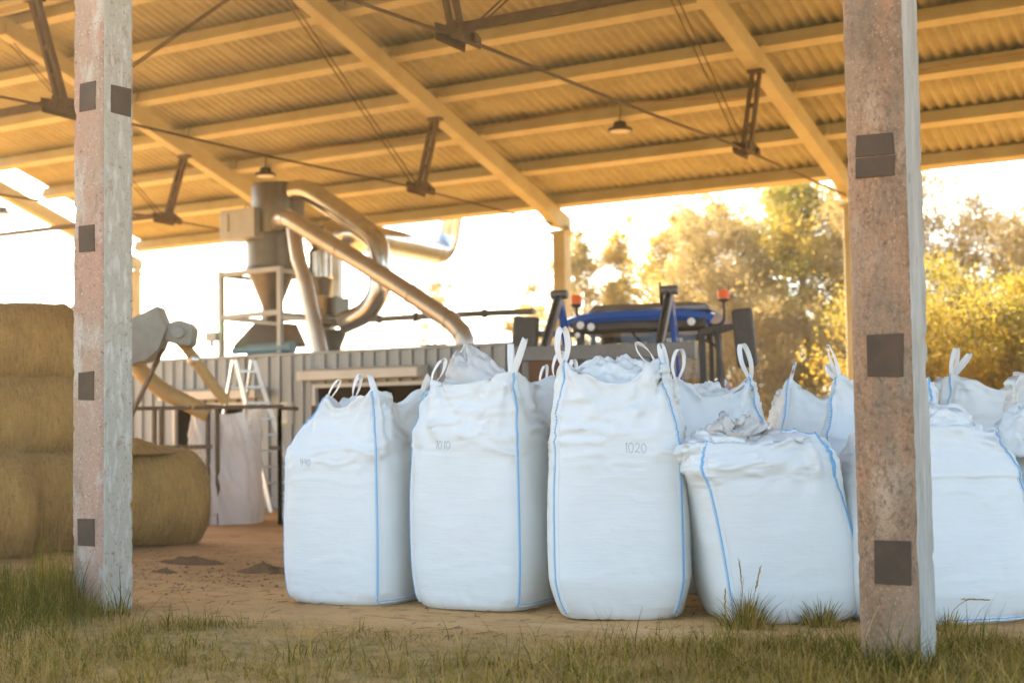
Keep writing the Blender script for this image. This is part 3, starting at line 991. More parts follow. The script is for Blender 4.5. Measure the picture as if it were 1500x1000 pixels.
make_bag('short slumped bulk bag with a gathered knot on its top and grass at its foot', 4.65, 1.71, R(38), a=.485, H=1.18, ears=(.0, .03, .03, .0), cin=.86, min_=.90, tau0=.80, seed=14, n0=4.6, lean=(-.19, .03), taper=-.02,
         skirt=[((-.36, -.05, 1.10), (.30, .26, .14), 21, 'dome', .4, 0, .14), ((-.30, -.14, 1.15), (.17, .14, .15), 22, 'tuft', .9, 0, .20), ((-.02, .05, 1.13), (.28, .28, .10), 24, 'dome', 1.3, 0, .12)], bedge=(), over=slump4, fold=1.6, topfill=.03, seam_in=7)
make_bag('wide sagging bulk bag standing behind the weathered brown pillar', 5.54, 2.14, R(43), a=.60, H=1.24, ears=(.0, .0, .02, .0), cin=.80, min_=.84, tau0=.72, seed=17, n0=4.0, taper=.13, bulge=.05,
         skirt=[((.02, -.1, 1.18), (.33, .28, .18), 31, 'dome', .2, 0, .12)], bedge=(0,), fold=1.3, topfill=.05)
# second row
make_bag('bulk bag with two raised ears and loops, behind the gap beside the 1020 bag', 3.62, 3.00, R(29), a=.47, H=1.40, ears=(.27, .28, .2, .2), cin=.70, min_=.70, tau0=.68, seed=21,
         loops=[(0, (.03, 0, .26), (1, .2, 0), .09, .5), (1, (-.06, .02, .29), (1, .4, 0), .08, .7)], bedge=(), skirt=[((0, .1, 1.36), (.26, .26, .22), 41, 'dome', .5, 0, .1)], fold=1.4, res=144)
make_bag('bulk bag with one bent loop, left of the brown pillar in the second row', 4.92, 3.28, R(20), a=.48, H=1.38, ears=(.28, .24, .2, .2), cin=.76, min_=.72, tau0=.70, seed=25,
         loops=[(0, (-.08, 0, .25), (.4, -1, .2), .08, 1.1), (0, (-.10, .1, .1), (.3, 1, 1.), .06, .6)], bedge=(), fold=1.4, res=144)
make_bag('bulk bag with crisp blue seam at the right edge of the photo', 6.28, 3.62, R(22), a=.50, H=1.43, ears=(.21, .2, .2, .2), cin=.90, min_=.84, tau0=.74, seed=28, bedge=(), fold=1.2, res=144,
         skirt=[((-.44, -.36, 1.13), (.20, .2, .22), 51, 'dome', .8, 0, .13)])
make_bag('bulk bag half hidden between the bags marked 1010 and 1020', 2.62, 2.95, R(8), a=.47, H=1.42, ears=(.2, .26, .2, .2), cin=.86, min_=.8, tau0=.72, seed=33,
         loops=[(1, (.02, 0, .16), (1, .3, 0), .10, .8), (0, (.02, .05, .2), (1, .3, 0), .05, .8)], bedge=(), res=144)
# third row
make_bag('rear bulk bag with folded-over ear against the yellow trees', 3.85, 4.85, R(30), a=.47, H=1.42, ears=(.28, .2, .2, .2), cin=.74, min_=.74, tau0=.7, seed=37,
         loops=[(0, (.05, 0, .17), (.6, -1, .1), .03, 1.4)], bedge=(), res=144)
make_bag('rear bulk bag with a grey slanting flap, last before the brown pillar', 4.55, 5.75, R(25), a=.47, H=1.44, ears=(.2, .1, .2, .2), cin=.8, min_=.78, tau0=.72, seed=40, bedge=(), skirt=[((-.45, -.3, 1.35), (.30, .24, .34), 61, 'flap', 2.9, 0, .1)], res=144)
make_bag('rear bulk bag with two long loops, right of the brown pillar', 5.12, 5.75, R(24), a=.47, H=1.50, ears=(.22, .14, .2, .2), cin=.92, min_=.88, tau0=.76, seed=44,
         loops=[(0, (.05, 0, .27), (1, .4, 0), .05, .8), (0, (.17, .05, .22), (1, .5, .3), .05, 1.), (1, (-.22, .05, .08), (.2, .3, 1.), .05, .6)], bedge=(), res=144)

# ------------------------------------------------------------------ round hay bales
def bale_mesh(seed, rad=.58, L_=1.25):
    nu, nv = 120, 46
    prof = []
    for k in range(nv):
        s = k / (nv - 1)
        prof.append(s)
    vs = []
    u = np.linspace(0, 2 * PI, nu, endpoint=False)
    y = np.concatenate([np.zeros(9), np.linspace(.0, 1, 28), np.ones(9)])
    rr = np.concatenate([np.linspace(0.02, .96, 9), np.full(28, 1.), np.linspace(.96, .02, 9)])
    rows = []
    for yy, r in zip(y, rr):
        edge = 1 - .13 * (max(0, 1 - yy / .13) ** 2 + max(0, 1 - (1 - yy) / .13) ** 2) if r > .99 else .87
        end = .05 * (1 - r) if r < .99 else 0
        yv = (-L_ / 2 + L_ * yy) + (-end if yy < .5 else end) * 1.0 + (.02 if yy == 0 and r < .99 else -.02 if yy == 1 and r < .99 else 0)
        rows.append(np.stack([np.cos(u) * rad * r * edge, np.full(nu, yv), np.sin(u) * rad * r * edge], 1))
    P = np.concatenate(rows)
    nr = len(rows)
    n_ = P / (np.linalg.norm(P * np.array([1, 0, 1]), axis=1)[:, None] + .05)
    d = fbm(P * np.array([2.2, 1.6, 2.2]) + seed * 4., seed, 3) * .030 + .009 * np.sin(P[:, 1] * 2 * PI / .052 + fbm(P * 3 + seed, seed + 2, 2) * 2.5) + fbm(P * 22. + seed, seed + 5, 2) * .006
    P[:, 0] += n_[:, 0] * d
    P[:, 2] += n_[:, 2] * d
    P[:, 1] += fbm(P * 9. + 3, seed + 7, 2) * .02 * (np.abs(P[:, 1]) > L_ / 2 - .03)
    # sag onto what is below
    z = P[:, 2]
    P[:, 2] = np.where(z < -rad * .86, -rad * .86 + (z + rad * .86) * .25, z)
    idx = np.arange(nr * nu).reshape(nr, nu)
    i2 = np.roll(idx, -1, 1)
    q = np.stack([idx[:-1].ravel(), idx[1:].ravel(), i2[1:].ravel(), i2[:-1].ravel()], 1)
    # loose straws standing off the wrap
    r_ = np.random.default_rng(seed)
    ns = 1100
    uu = r_.uniform(0, 2 * PI, ns); yy = r_.uniform(-L_ / 2, L_ / 2, ns)
    base = np.stack([np.cos(uu) * rad, yy, np.sin(uu) * rad], 1)
    dirv = np.stack([np.cos(uu), r_.normal(0, .8, ns), np.sin(uu)], 1) * .5 + r_.normal(0, .6, (ns, 3))
    dirv /= np.linalg.norm(dirv, axis=1)[:, None]
    ln = r_.uniform(.03, .15, ns)[:, None]
    sd_ = np.cross(dirv, r_.normal(0, 1, (ns, 3))); sd_ /= np.linalg.norm(sd_, axis=1)[:, None]; sd_ *= .0030
    b0 = base - dirv * .01
    SV = np.concatenate([b0 - sd_, b0 + sd_, b0 + dirv * ln + sd_ * .5, b0 + dirv * ln - sd_ * .5])
    o = len(P)
    k = np.arange(ns)
    q2 = np.stack([o + k, o + ns + k, o + 2 * ns + k, o + 3 * ns + k], 1)
    mi = np.concatenate([np.zeros(len(q), int), np.ones(len(q2), int)])
    return np.concatenate([P, SV]), np.concatenate([q, q2]), mi
bdir = V((.445, .895, 0))
bper = V((-.895, .445, 0))
BRZ = -math.atan2(.445, .895)
org = V((-4.05, 3.80, 0)) + bper * .30         # contact line of the front bottom row
def bale(label, along, back, z, seed, spin):
    P, q, mi = bale_mesh(seed)
    p = org + bdir * along + bper * back
    o = np_mesh('hay_bale', P, q, [M['hay'], M['straw']], smooth=60, mi=mi)
    o.location = (p.x, p.y, z)
    o.rotation_euler = (0, spin, BRZ)
    o.rotation_mode = 'XYZ'
    tag(o, label, 'hay bale', 'round hay bales stacked beside the limewashed pillar')
    return o
ZB = .50
bale('bottom round bale whose end shows right of the limewashed pillar', .50, 0, ZB + .02, 3, 0)
bale('bottom round bale just left of the limewashed pillar', -.80, .03, ZB, 6, .0)
bale('bottom round bale in front, cut by the left edge of the photo', -1.55, -.50, ZB + .01, 9, .0)
bale('middle round bale next to the limewashed pillar, under the top one', -.60, .50, 1.40, 12, .0)
bale('middle round bale at the left edge of the photo', -1.89, .46, 1.39, 15, .0)
bale('top round bale under the open sky at the left edge', -.72, .82, 2.24, 18, .0)
bale('bottom round bale in the rear row behind the middle bales', -.70, 1.20, ZB, 24, .0)
# flap of loose wrap on the top bale
b = MB()
b.add([(-4.22, 3.42, 2.68), (-4.03, 3.72, 2.72), (-4.06, 3.80, 2.92), (-4.20, 3.62, 2.82), (-4.2, 3.5, 2.6), (-3.98, 3.75, 2.6)], [(0, 3, 2, 1), (0, 1, 5, 4)])
o = b.obj('wrap_flap', M['hose'], smooth=40); sdm = o.modifiers.new('Solidify', 'SOLIDIFY'); sdm.thickness = .01
tag(o, 'loose tan flap of bale wrap sticking up behind the limewashed pillar', 'wrap sheet')
# straw heap
def heap(name, c, r, seed, m, label, cat, n=60, straws=0):
    u = np.linspace(0, 2 * PI, n, endpoint=False); rr = np.linspace(0, 1, 16)
    UU, RR = np.meshgrid(u, rr, indexing='ij')
    w = 1 + .35 * fbm(np.stack([np.cos(UU.ravel()) * 1.4, np.sin(UU.ravel()) * 1.4, np.full(UU.size, seed)], 1), seed, 2)
    x = np.cos(UU.ravel()) * RR.ravel() * r[0] * w; y = np.sin(UU.ravel()) * RR.ravel() * r[1] * w
    z = r[2] * (1 - RR.ravel() ** 2) * (1 + 1.1 * fbm(np.stack([x * 3.2 / r[0], y * 2.6 / r[1], np.full(x.size, seed)], 1), seed + 3, 3)) - .012
    P = np.stack([x, y, z], 1)
    idx = np.arange(n * 16).reshape(n, 16); i2 = np.roll(idx, -1, 0)
    q = np.stack([idx[:, :-1].ravel(), idx[:, 1:].ravel(), i2[:, 1:].ravel(), i2[:, :-1].ravel()], 1)
    o = np_mesh(name, P, q, m, smooth=60)
    o.location = c
    return tag(o, label, cat)
heap('straw_pile', (-4.02, 4.25, 1.06), (.34, .62, .14), 3, M['hay'], 'loose dark straw lying on top of the bale right of the pillar', 'straw')
for k, (x, y, rx_, ry, h, lab) in enumerate([(-.62, 2.62, .36, .16, .07, 'dark earth clump on the floor beside the 990 bag'),
                                            (-2.05, 3.05, .42, .16, .05, 'flat dark earth clump right behind the limewashed pillar'),
                                            (-2.45, 1.75, .20, .09, .04, 'small dark earth clump left of the limewashed pillar'),
                                            (-1.62, 2.25, .16, .08, .03, 'smallest earth crumb on the floor between pillar and 990 bag')]):
    heap('earth_clump', (x, y, 0), (rx_, ry, h), 40 + k, M['mud'], lab, 'earth clump')
# scattered crumbs and straws on the floor
def litter():
    r_ = np.random.default_rng(3)
    vs, qs = [], []
    n = 1500
    x = r_.uniform(-5, 5.5, n); y = r_.uniform(-.3, 5, n)
    a = r_.uniform(0, PI, n); l = r_.uniform(.015, .07, n); w = r_.uniform(.002, .005, n)
    z = ground_h(np.stack([x, y], 1)) + .012
    dx, dy = np.cos(a) * l, np.sin(a) * l
    ex, ey = -np.sin(a) * w, np.cos(a) * w
    P = np.concatenate([np.stack([x - dx - ex, y - dy - ey, z], 1), np.stack([x - dx + ex, y - dy + ey, z + .003], 1), np.stack([x + dx + ex, y + dy + ey, z + .008], 1), np.stack([x + dx - ex, y + dy - ey, z + .005], 1)])
    k = np.arange(n)
    q = np.stack([k, n + k, 2 * n + k, 3 * n + k], 1)
    mi = (r_.random(n) < .45).astype(int)
    # small lumps: squashed octahedra as quads
    m_ = 700
    cx = r_.normal(-1.4, 1.5, m_); cy = r_.normal(2.3, .8, m_)
    cz = ground_h(np.stack([cx, cy], 1)); s = r_.uniform(.006, .028, m_) * r_.uniform(.5, 1, m_)
    base = len(P)
    oct_ = np.array([(1, .2, 0), (.1, 1, .1), (-1, .1, 0), (0, -1, 0), (.1, 0, .9)])
    PP = (oct_[None] * s[:, None, None] * np.array([1, 1, .8]) + np.stack([cx, cy, cz], 1)[:, None]).reshape(-1, 3)
    j = np.arange(m_) * 5 + base
    q2 = np.concatenate([np.stack([j, j + 1, j + 4, j + 4], 1)[:, [0, 1, 2, 2]] * 1, ]) if False else np.concatenate([np.stack([j + a_, j + (a_ + 1) % 4, j + 4, j + 4], 1) for a_ in range(4)])
    return P, q, mi, PP, q2[:, :3] - base
P, q, mi, PP, q3 = litter()
tag(np_mesh('floor_litter', P, q, [M['mud'], M['straw']], mi=mi), kind='stuff')
tag(np_mesh('soil_crumbs', PP, q3, M['mud']), kind='stuff')

# ------------------------------------------------------------------ grass
def grass_blades(x, y, h, w, lean, az, mi, segs=3, curl=1.):
    n = len(x)
    z = ground_h(np.stack([x, y], 1)) - .01
    rows = []
    fa = az + PI / 2 + rng.normal(0, .5, n)
    for k in range(segs + 1):
        t = k / segs
        out = lean * h * (t ** 1.8) * curl
        zz = h * (t - .30 * np.abs(lean) * t ** 2)
        ww = w * (1 - t) ** .7 * .5 + .0004
        cx = x + np.cos(az) * out; cy = y + np.sin(az) * out
        rows.append(np.stack([cx - np.cos(fa) * ww, cy - np.sin(fa) * ww, z + zz], 1))
        rows.append(np.stack([cx + np.cos(fa) * ww, cy + np.sin(fa) * ww, z + zz], 1))
    P = np.stack(rows, 1).reshape(-1, 3)
    b0 = np.arange(n) * (2 * (segs + 1))
    q = np.concatenate([np.stack([b0 + 2 * k, b0 + 2 * k + 1, b0 + 2 * k + 3, b0 + 2 * k + 2], 1) for k in range(segs)])
    return P, q, np.tile(mi, segs)
GM = [mat('green_grass', (.080, .088, .006), .65, layers=[((.13, .11, .012), 2.2, .4, .65, .9), ((.05, .058, .007), 9, .5, .7, .7)], translucent=.4, spec=.05),
      mat('olive_grass', (.22, .165, .022), .6, layers=[((.30, .20, .03), 2.8, .4, .65, .9)], translucent=.4, spec=.05),
      mat('dry_grass', (.52, .34, .095), .75, layers=[((.36, .215, .055), 3.5, .4, .65, .9)], translucent=.35, spec=.06)]
def sample(n, box, dens):
    x = rng.uniform(box[0], box[1], n); y = rng.uniform(box[2], box[3], n)
    k = rng.random(n) < dens(x, y)
    return x[k], y[k]
def edge_y(x):
    return np.interp(x, [-8, -3, -1, .2, .7, 1.2, 3, 4.3, 4.9, 6, 7.5, 10], [1.4, 1.0, .55, .1, -.25, -.15, .12, .22, .5, 1.15, 1.6, 2.2])
def n2(x, y, s, seed):
    return fbm(np.stack([x * s, y * s, np.zeros_like(x)], 1), seed, 2)
bl = []
# short mixed sward
def d1(x, y):
    e = edge_y(x)
    f = sst(.05, -.25, y - e + n2(x, y, 2.1, 5) * .35)
    patch = sst(-.18, .22, n2(x, y, 1.5, 8) + .10 - .55 * np.exp(-((y - e + .75) / .28) ** 2) * sst(.3, 1.2, x) * sst(5.2, 3.5, x) + .35 * sst(1., -.5, x) + .3 * sst(4.2, 5.5, x))
    clump = sst(-.05, .35, n2(x, y, 4.2, 21))
    return f * (.06 + .94 * patch) * (.35 + .65 * clump)
x, y = sample(150000, (-5, 9, -3.6, 2.2), d1)
n = len(x)
dry = rng.random(n) < .26 + .35 * n2(x, y, 1.2, 30)
bl.append(grass_blades(x, y, rng.gamma(3.2, .018, n) * (1 + 1.1 * sst(-.1, .4, n2(x, y, 4.2, 21))) + .012, rng.uniform(.003, .007, n), rng.uniform(.2, 1.7, n), rng.uniform(0, 2 * PI, n), np.where(dry, 2, np.where(rng.random(n) < .5, 0, 1))))
# flattened dry stems
x, y = sample(70000, (-4, 9, -3.4, 2.0), lambda x, y: .75 * sst(.12, -.2, y - edge_y(x)))
n = len(x)
bl.append(grass_blades(x, y, rng.uniform(.04, .13, n), rng.uniform(.002, .005, n), rng.uniform(1.5, 2.6, n), rng.uniform(0, 2 * PI, n), np.where(rng.random(n) < .6, 2, 1)))
# tall grass left of and around the pale pillar
x, y = sample(30000, (-4.5, 1.6, -3.6, 1.4), lambda x, y: sst(.2, -.25, y - edge_y(x)) * sst(1.0, -.2, x + .38 * (y + .6)) )
n = len(x)
hh = rng.gamma(7, .028, n) * (1 + .35 * n2(x, y, 2., 3)) * (.75 + .3 * sst(.9, -.6, x + .3 * y))
bl.append(grass_blades(x, y, hh, rng.uniform(.004, .009, n), rng.uniform(.05, .75, n), rng.uniform(0, 2 * PI, n), np.where(rng.random(n) < .07, 2, np.where(rng.random(n) < .8, 0, 1)), 4))
# taller clump at the foot of the pale pillar
x = rng.normal(-.12, .16, 900); y = rng.normal(-.34, .10, 900); n = 900
bl.append(grass_blades(x, y, rng.gamma(9, .043, n) * np.exp(-((x + .18) / .34) ** 2), rng.uniform(.005, .010, n), rng.uniform(.02, .45, n), rng.uniform(0, 2 * PI, n), np.where(rng.random(n) < .15, 2, np.where(rng.random(n) < .55, 0, 1)), 4))
# right hand grass, under the pillar and along the bags
x, y = sample(26000, (4.2, 9, -2.6, 2.0), lambda x, y: sst(.12, -.2, y - edge_y(x)) * (.25 + .75 * sst(-.2, .2, n2(x, y, 1.8, 12) + .15)))
n = len(x)
bl.append(grass_blades(x, y, rng.gamma(6, .020, n) + .02, rng.uniform(.004, .008, n), rng.uniform(.2, 1.5, n), rng.uniform(0, 2 * PI, n), np.where(rng.random(n) < .42, 2, np.where(rng.random(n) < .28, 0, 1))))
x = rng.normal(6.05, .16, 420); y = rng.normal(-.36, .09, 420); n = 420
bl.append(grass_blades(x, y, rng.gamma(7, .027, n), rng.uniform(.005, .010, n), rng.uniform(.1, 1.0, n), rng.uniform(0, 2 * PI, n), np.where(rng.random(n) < .2, 2, 0), 4))
off, PV, QV, MV = 0, [], [], []
for P, q, mi in bl:
    PV.append(P); QV.append(q + off); MV.append(mi); off += len(P)
tag(np_mesh('grass', np.concatenate(PV), np.concatenate(QV), GM, mi=np.concatenate(MV)), kind='stuff')

def tuft(x0, y0, n, h, spread, label, stalks, dry=.3):
    x = np.random.default_rng(int(x0 * 100)).normal(0, spread, n); y = np.random.default_rng(int(y0 * 100) + 5).normal(0, spread * .6, n)
    az = np.arctan2(y, x) + rng.normal(0, .5, n)
    ln = np.hypot(x, y) / spread * .35 + rng.uniform(.0, .35, n)
    hh = h * rng.uniform(.45, 1.05, n) * np.exp(-(np.hypot(x, y) / (2.6 * spread)) ** 2)
    P, q, mi = grass_blades(x + x0, y + y0, hh, rng.uniform(.005, .010, n), ln, az, np.where(rng.random(n) < dry, 2, np.where(rng.random(n) < .4, 0, 1)), 4)
    o = np_mesh('grass_tuft', P - np.array([x0, y0, 0]), q, GM, mi=mi)
    o.location = (x0, y0, 0)
    tag(o, label, 'grass tuft', 'tufts of tall grass at the foot of the bags')
    for pts in stalks:
        b = MB()
        b.tube(bez(pts, 5), .0022, 5)
        e = V(pts[-1]); d = (e - V(pts[-2])).normalized()
        for k in range(16):
            p = e - d * .010 * k
            s_ = V((random.uniform(-1, 1), random.uniform(-1, 1), random.uniform(-.2, 1))).normalized()
            b.ribbon([p, p + (d * 1.4 + s_ * .5).normalized() * .028], s_.cross(d), .005, .002)
        b.obj('seed_stalk', GM[2], o)
tuft(4.70, 1.03, 260, .30, .085, 'tallest grass tuft with seed stalks before the slumped bag', [[(0, 0, .0), (-.02, 0, .25), (-.035, 0, .42)], [(.03, 0, 0), (.06, 0, .2), (.10, .02, .38)], [(-.12, -.02, 0), (-.14, 0, .12), (-.135, 0, .22)]])
tuft(5.08, 1.36, 170, .22, .085, 'low spiky grass tuft at the right foot of the slumped bag', [[(-.05, 0, 0), (-.12, -.02, .16), (-.28, -.04, .28), (-.42, -.06, .36)], [(-.10, 0, .0), (-.20, 0, .3), (-.19, 0, .44)]])
tuft(5.86, 1.50, 90, .16, .07, 'thin arching grass tuft right of the brown pillar', [[(0, 0, 0), (.03, 0, .12), (.12, .02, .19), (.22, .04, .19)]], .4)

# ------------------------------------------------------------------ cabin of ribbed sheet behind the bags
CX0, CX1, CY0, CY1, CZ = -14.6, -3.05, 11.0, 13.4, 2.52
cabin = thing('metal_cabin', 'long grey ribbed metal cabin with cream awnings over dark openings', 'cabin', (CX0, CY0, 0))
def rel(p): return V(p) - V((CX0, CY0, 0))
def ribwall(name, x0, x1, z0, z1, y, face=-1, pitch=.25):
    """trapezoid sheet panel in an X-Z plane"""
    xs, ys = [], []
    x = x0
    k = 0
    while x < x1 - 1e-6:
        for dx, dd in ((0, 0), (.13, 0), (.15, .04), (.215, .04), (.235, 0)):
            if x + dx <= x1: xs.append(x + dx); ys.append(dd)
        x += pitch
    xs.append(x1); ys.append(0)
    b = MB()
    vs = [(a - CX0, y + face * d_ - CY0, z0) for a, d_ in zip(xs, ys)] + [(a - CX0, y + face * d_ - CY0, z1) for a, d_ in zip(xs, ys)]
    n_ = len(xs)
    b.add(vs, [(j, j + 1, n_ + j + 1, n_ + j) for j in range(n_ - 1)])
    o = b.obj(name, M['ribbed'], cabin)
    sdm = o.modifiers.new('Solidify', 'SOLIDIFY'); sdm.thickness = .02; sdm.offset = 1
    return o
# openings: window 1 x -10.1..-8.45 z 1.15..1.75 ; passage x -8.40..-8.16 z .1..1.6 ; window 2 x -6.9..-4.7 z 1.2..1.98
wins = [(-10.1, -8.45, 1.0, 1.74), (-6.95, -4.72, 1.1, 2.0)]
ribwall('wall_panel', CX0, -10.1, 0, CZ, CY0)
ribwall('wall_panel', -10.1, -8.45, 0, 1.0, CY0); ribwall('wall_panel', -10.1, -8.45, 1.74, CZ, CY0)
ribwall('wall_panel', -8.45, -8.155, 1.60, CZ, CY0)
ribwall('wall_panel', -8.155, -6.95, 0, CZ, CY0)
ribwall('wall_panel', -6.95, -4.72, 0, 1.1, CY0); ribwall('wall_panel', -6.95, -4.72, 2.0, CZ, CY0)
ribwall('wall_panel', -4.72, CX1, 0, CZ, CY0)
b = MB()
for xa, xb, za, zb in ((CX0, -10.62, 0, 2.45), (-10.62, -10.2, .95, 2.45), (-10.2, CX1, 0, 2.45)):
    b.box(rel(((xa + xb) / 2, CY1, (za + zb) / 2)), (xb - xa, .05, zb - za))
b.box(rel((CX0 + .03, (CY0 + CY1) / 2, CZ / 2)), (.05, CY1 - CY0 - .06, CZ - .05)); b.box(rel((CX1 - .03, (CY0 + CY1) / 2, CZ / 2)), (.05, CY1 - CY0 - .06, CZ - .05))
b.obj('rear_wall', M['darkroom'], cabin)
b = MB(); b.box(rel(((CX0 + CX1) / 2, (CY0 + CY1) / 2, CZ + .025)), (CX1 - CX0 + .06, CY1 - CY0 + .12, .05)); b.obj('roof', M['ribbed'], cabin, bevel=.01)
for xa, xb, za, zb in wins:
    b = MB()
    for xx in (xa, xb): b.box(rel((xx, CY0 - .02, (za + zb) / 2)), (.06, .08, zb - za))
    for zz in (za, zb): b.box(rel(((xa + xb) / 2, CY0 - .02, zz)), (xb - xa + .06, .081, .06))
    b.box(rel((xa + (xb - xa) * .55, CY0 - .01, (za + zb) / 2)), (.05, .05, zb - za))
    b.obj('window_frame', M['cream'], cabin)
for xa, xb, z in ((-10.2, -7.98, 1.90), (-7.08, -4.68, 2.16)):
    b = MB()
    b.prism([rel((xa, CY0 - .34, z - .07)), rel((xa, CY0 - .34, z + .07)), rel((xa, CY0 - .03, z + .12)), rel((xa, CY0 - .03, z - .07))], (0, 0, 0), (xb - xa, 0, 0))
    b.obj('awning', M['cream'], cabin, bevel=.008)
ns = thing('notice_sign', 'white paper notice with green lower edge on the ribbed cabin wall', 'sign', (-7.55, CY0 - .04, 1.55))
b = MB(); b.box((0, 0, .02), (.29, .012, .36)); b.obj('sheet', M['paper'], ns)
b = MB(); b.box((0, -.002, -.165), (.29, .014, .03)); b.obj('green_edge', M['greenstrip'], ns)
b = MB()
for k in range(6):
    wl = random.uniform(.10, .20)
    b.box((-.11 + wl / 2, -.0075, .15 - k * .042), (wl, .003, .009))
b.obj('printed_lines', M['ink'], ns)

# ------------------------------------------------------------------ dust extraction plant on the cabin roof
ZR = CZ + .05
cyc = thing('cyclone_separator', 'large brown cyclone separator with steel frame on the cabin roof', 'cyclone', (-8.68, 12.0, ZR))
def cr(p): return V(p) - V((-8.68, 12.0, ZR))
b = MB(); b.lathe([(.46, 4.74), (.47, 4.76), (.47, 5.59), (.46, 5.62), (.05, 5.64)], cr((-8.6, 12, 0)), 40); b.obj('upper_drum', M['tin'], cyc, smooth=35)
b = MB(); b.lathe([(.44, 4.06), (.455, 4.08), (.45, 4.15), (.43, 4.17), (.43, 4.74)], cr((-8.78, 12, 0)), 40); b.obj('lower_drum', M['tin'], cyc, smooth=35)
b = MB(); b.lathe([(.13, 3.18), (.13, 3.36), (.41, 4.06)], cr((-8.76, 12, 0)), 40); b.obj('cone', M['tin'], cyc, smooth=35)
b = MB(); b.prism([cr((-8.95, 11.75, 3.18)), cr((-8.55, 11.75, 3.18)), cr((-8.22, 11.6, 2.80)), cr((-8.22, 11.6, 2.74)), cr((-9.3, 11.6, 2.74)), cr((-9.3, 11.6, 2.80))], (0, 0, 0), (0, .7, 0)); b.obj('hopper', M['tin'], cyc, bevel=.01)
b = MB(); b.tube([cr((-8.84, 11.5, 2.68)), cr((-7.85, 11.5, 2.70))], .10, 20); b.tube([cr((-9.2, 11.5, 2.68)), cr((-8.84, 11.5, 2.69))], .06, 12); b.box(cr((-8.35, 11.5, 2.59)), (.7, .2, .06)); b.obj('motor', M['motor'], cyc, smooth=40)
b = MB(); b.box(cr((-9.0, 11.62, 4.90)), (.80, .5, .52)); b.box(cr((-9.22, 11.36, 4.93)), (.07, .03, .32)); b.obj('control_box', M['boxgrey'], cyc, bevel=.012)
b = MB(); b.tube([cr((-9.02, 11.62, 5.14)), cr((-9.02, 11.62, 5.24)), cr((-8.97, 11.62, 5.27)), cr((-8.92, 11.62, 5.24)), cr((-8.92, 11.62, 5.14))], .012, 6)
b.obj('box_handle', M['rail'], cyc)
b = MB()
for xx in (-9.44, -8.09):
    for yy in (11.45, 12.6):
        b.box(cr((xx, yy, 3.32)), (.085, .085, 1.55))
for zz in (4.03, 3.28):
    for yy in (11.45, 12.6): b.bar(cr((-9.44, yy, zz + .0)), cr((-8.09, yy, zz + .03)), .07, .085)
    for xx in (-9.44, -8.09): b.bar(cr((xx, 11.45, zz)), cr((xx, 12.6, zz)), .06, .07)
b.bar(cr((-9.44, 11.45, 3.26)), cr((-8.3, 11.75, 3.12)), .06, .06)
b.bar(cr((-8.09, 11.45, 3.22)), cr((-7.4, 11.6, 3.14)), .06, .07)
b.obj('frame', M['boxgrey'], cyc)
bx = thing('sensor_box', 'small grey switch box with a green light on the frame post', 'switch box', (-9.60, 11.40, 2.95))
b = MB(); b.box((0, 0, 0), (.24, .12, .16)); b.box((-.02, 0, -.13), (.06, .05, .1)); b.obj('housing', M['boxgrey'], bx, bevel=.006)
b = MB(); b.lathe([(.02, 0), (.02, .015), (.006, .02)], (.17, -.08, .14), 12, axis=Matrix.Rotation(R(90), 3, 'X')); b.obj('indicator', M['greenled'], bx)

def pipe(label, pts, r, m, n=8, flanges=(), fl=1.14, endcap=True, nseg=20, name='duct_pipe', group='ducts of the dust extraction plant'):
    pts = bez(pts, n)
    b = MB(); b.tube(pts, r, nseg)
    L_ = len(pts) - 1
    for f in flanges:
        i = min(int(f * L_), L_ - 1)
        p = pts[i]; d = (pts[i + 1] - pts[i]).normalized() * .025
        rr = r[i] if isinstance(r, list) else r
        b.tube([p - d, p + d], rr * fl, nseg)
    return tag(b.obj(name, m, smooth=50), label, 'duct', group)
pipe('long straight pipe slanting from the big cyclone down to the cabin roof', [(-8.35, 11.70, 4.90), (-8.02, 11.46, 4.92), (-7.70, 11.36, 4.83), (-7.1, 11.35, 4.49), (-5.83, 11.35, 3.78), (-4.80, 11.35, 3.16), (-4.50, 11.35, 2.97), (-4.30, 11.35, 2.78), (-4.24, 11.35, 2.66), (-4.22, 11.35, 2.53)], .15, M['galvdull'], 6, (.18, .38, .5, .66, .78, .9), 1.07)
pipe('shiny duct looping from the cyclone top down into the fan', [(-8.2, 11.9, 5.46), (-7.95, 11.95, 5.46), (-7.6, 12, 5.28), (-6.75, 12, 4.72), (-6.48, 12, 4.50), (-6.38, 12, 4.22), (-6.38, 12, 3.72), (-6.46, 12, 3.48), (-6.7, 12, 3.25), (-7.15, 12, 3.10)], .185, M['galv'], 6, (.34, .52, .72, .86), 1.04)
pipe('shiny horizontal duct that turns upward beyond the rear eave', [(-8.0, 12.5, 4.60), (-7.9, 12.7, 4.76), (-7.75, 13.4, 4.76), (-8.6, 15.6, 4.93), (-9.45, 17.9, 5.08), (-9.75, 18.75, 5.16), (-9.74, 19.0, 5.42), (-9.62, 19.05, 6.1)], .26, M['galv'], 8, (.3, .62), 1.03)
pipe('thin steep pipe beside the big cyclone', [(-7.83, 11.50, 4.76), (-7.68, 11.45, 4.2), (-7.55, 11.45, 3.85), (-7.36, 11.45, 3.15), (-7.2, 11.45, 2.57)], .13, M['galvdull'], 6, (.25, .5, .75), 1.06)
pipe('thin horizontal conveyor tube above the cabin roof', [(-7.6, 12.0, 3.13), (-6.0, 12.0, 3.13), (-4.6, 12, 3.12), (-3.35, 12.0, 3.10)], .052, M['tin'], 4, (.3, .45, .75), 1.5, nseg=12)
c2 = thing('small_cyclone', 'small cyclone with rotary valve and funnel behind the slanting pipe', 'cyclone', (-7.55, 12.45, ZR))
def c2r(p): return V(p) - V((-7.55, 12.45, ZR))
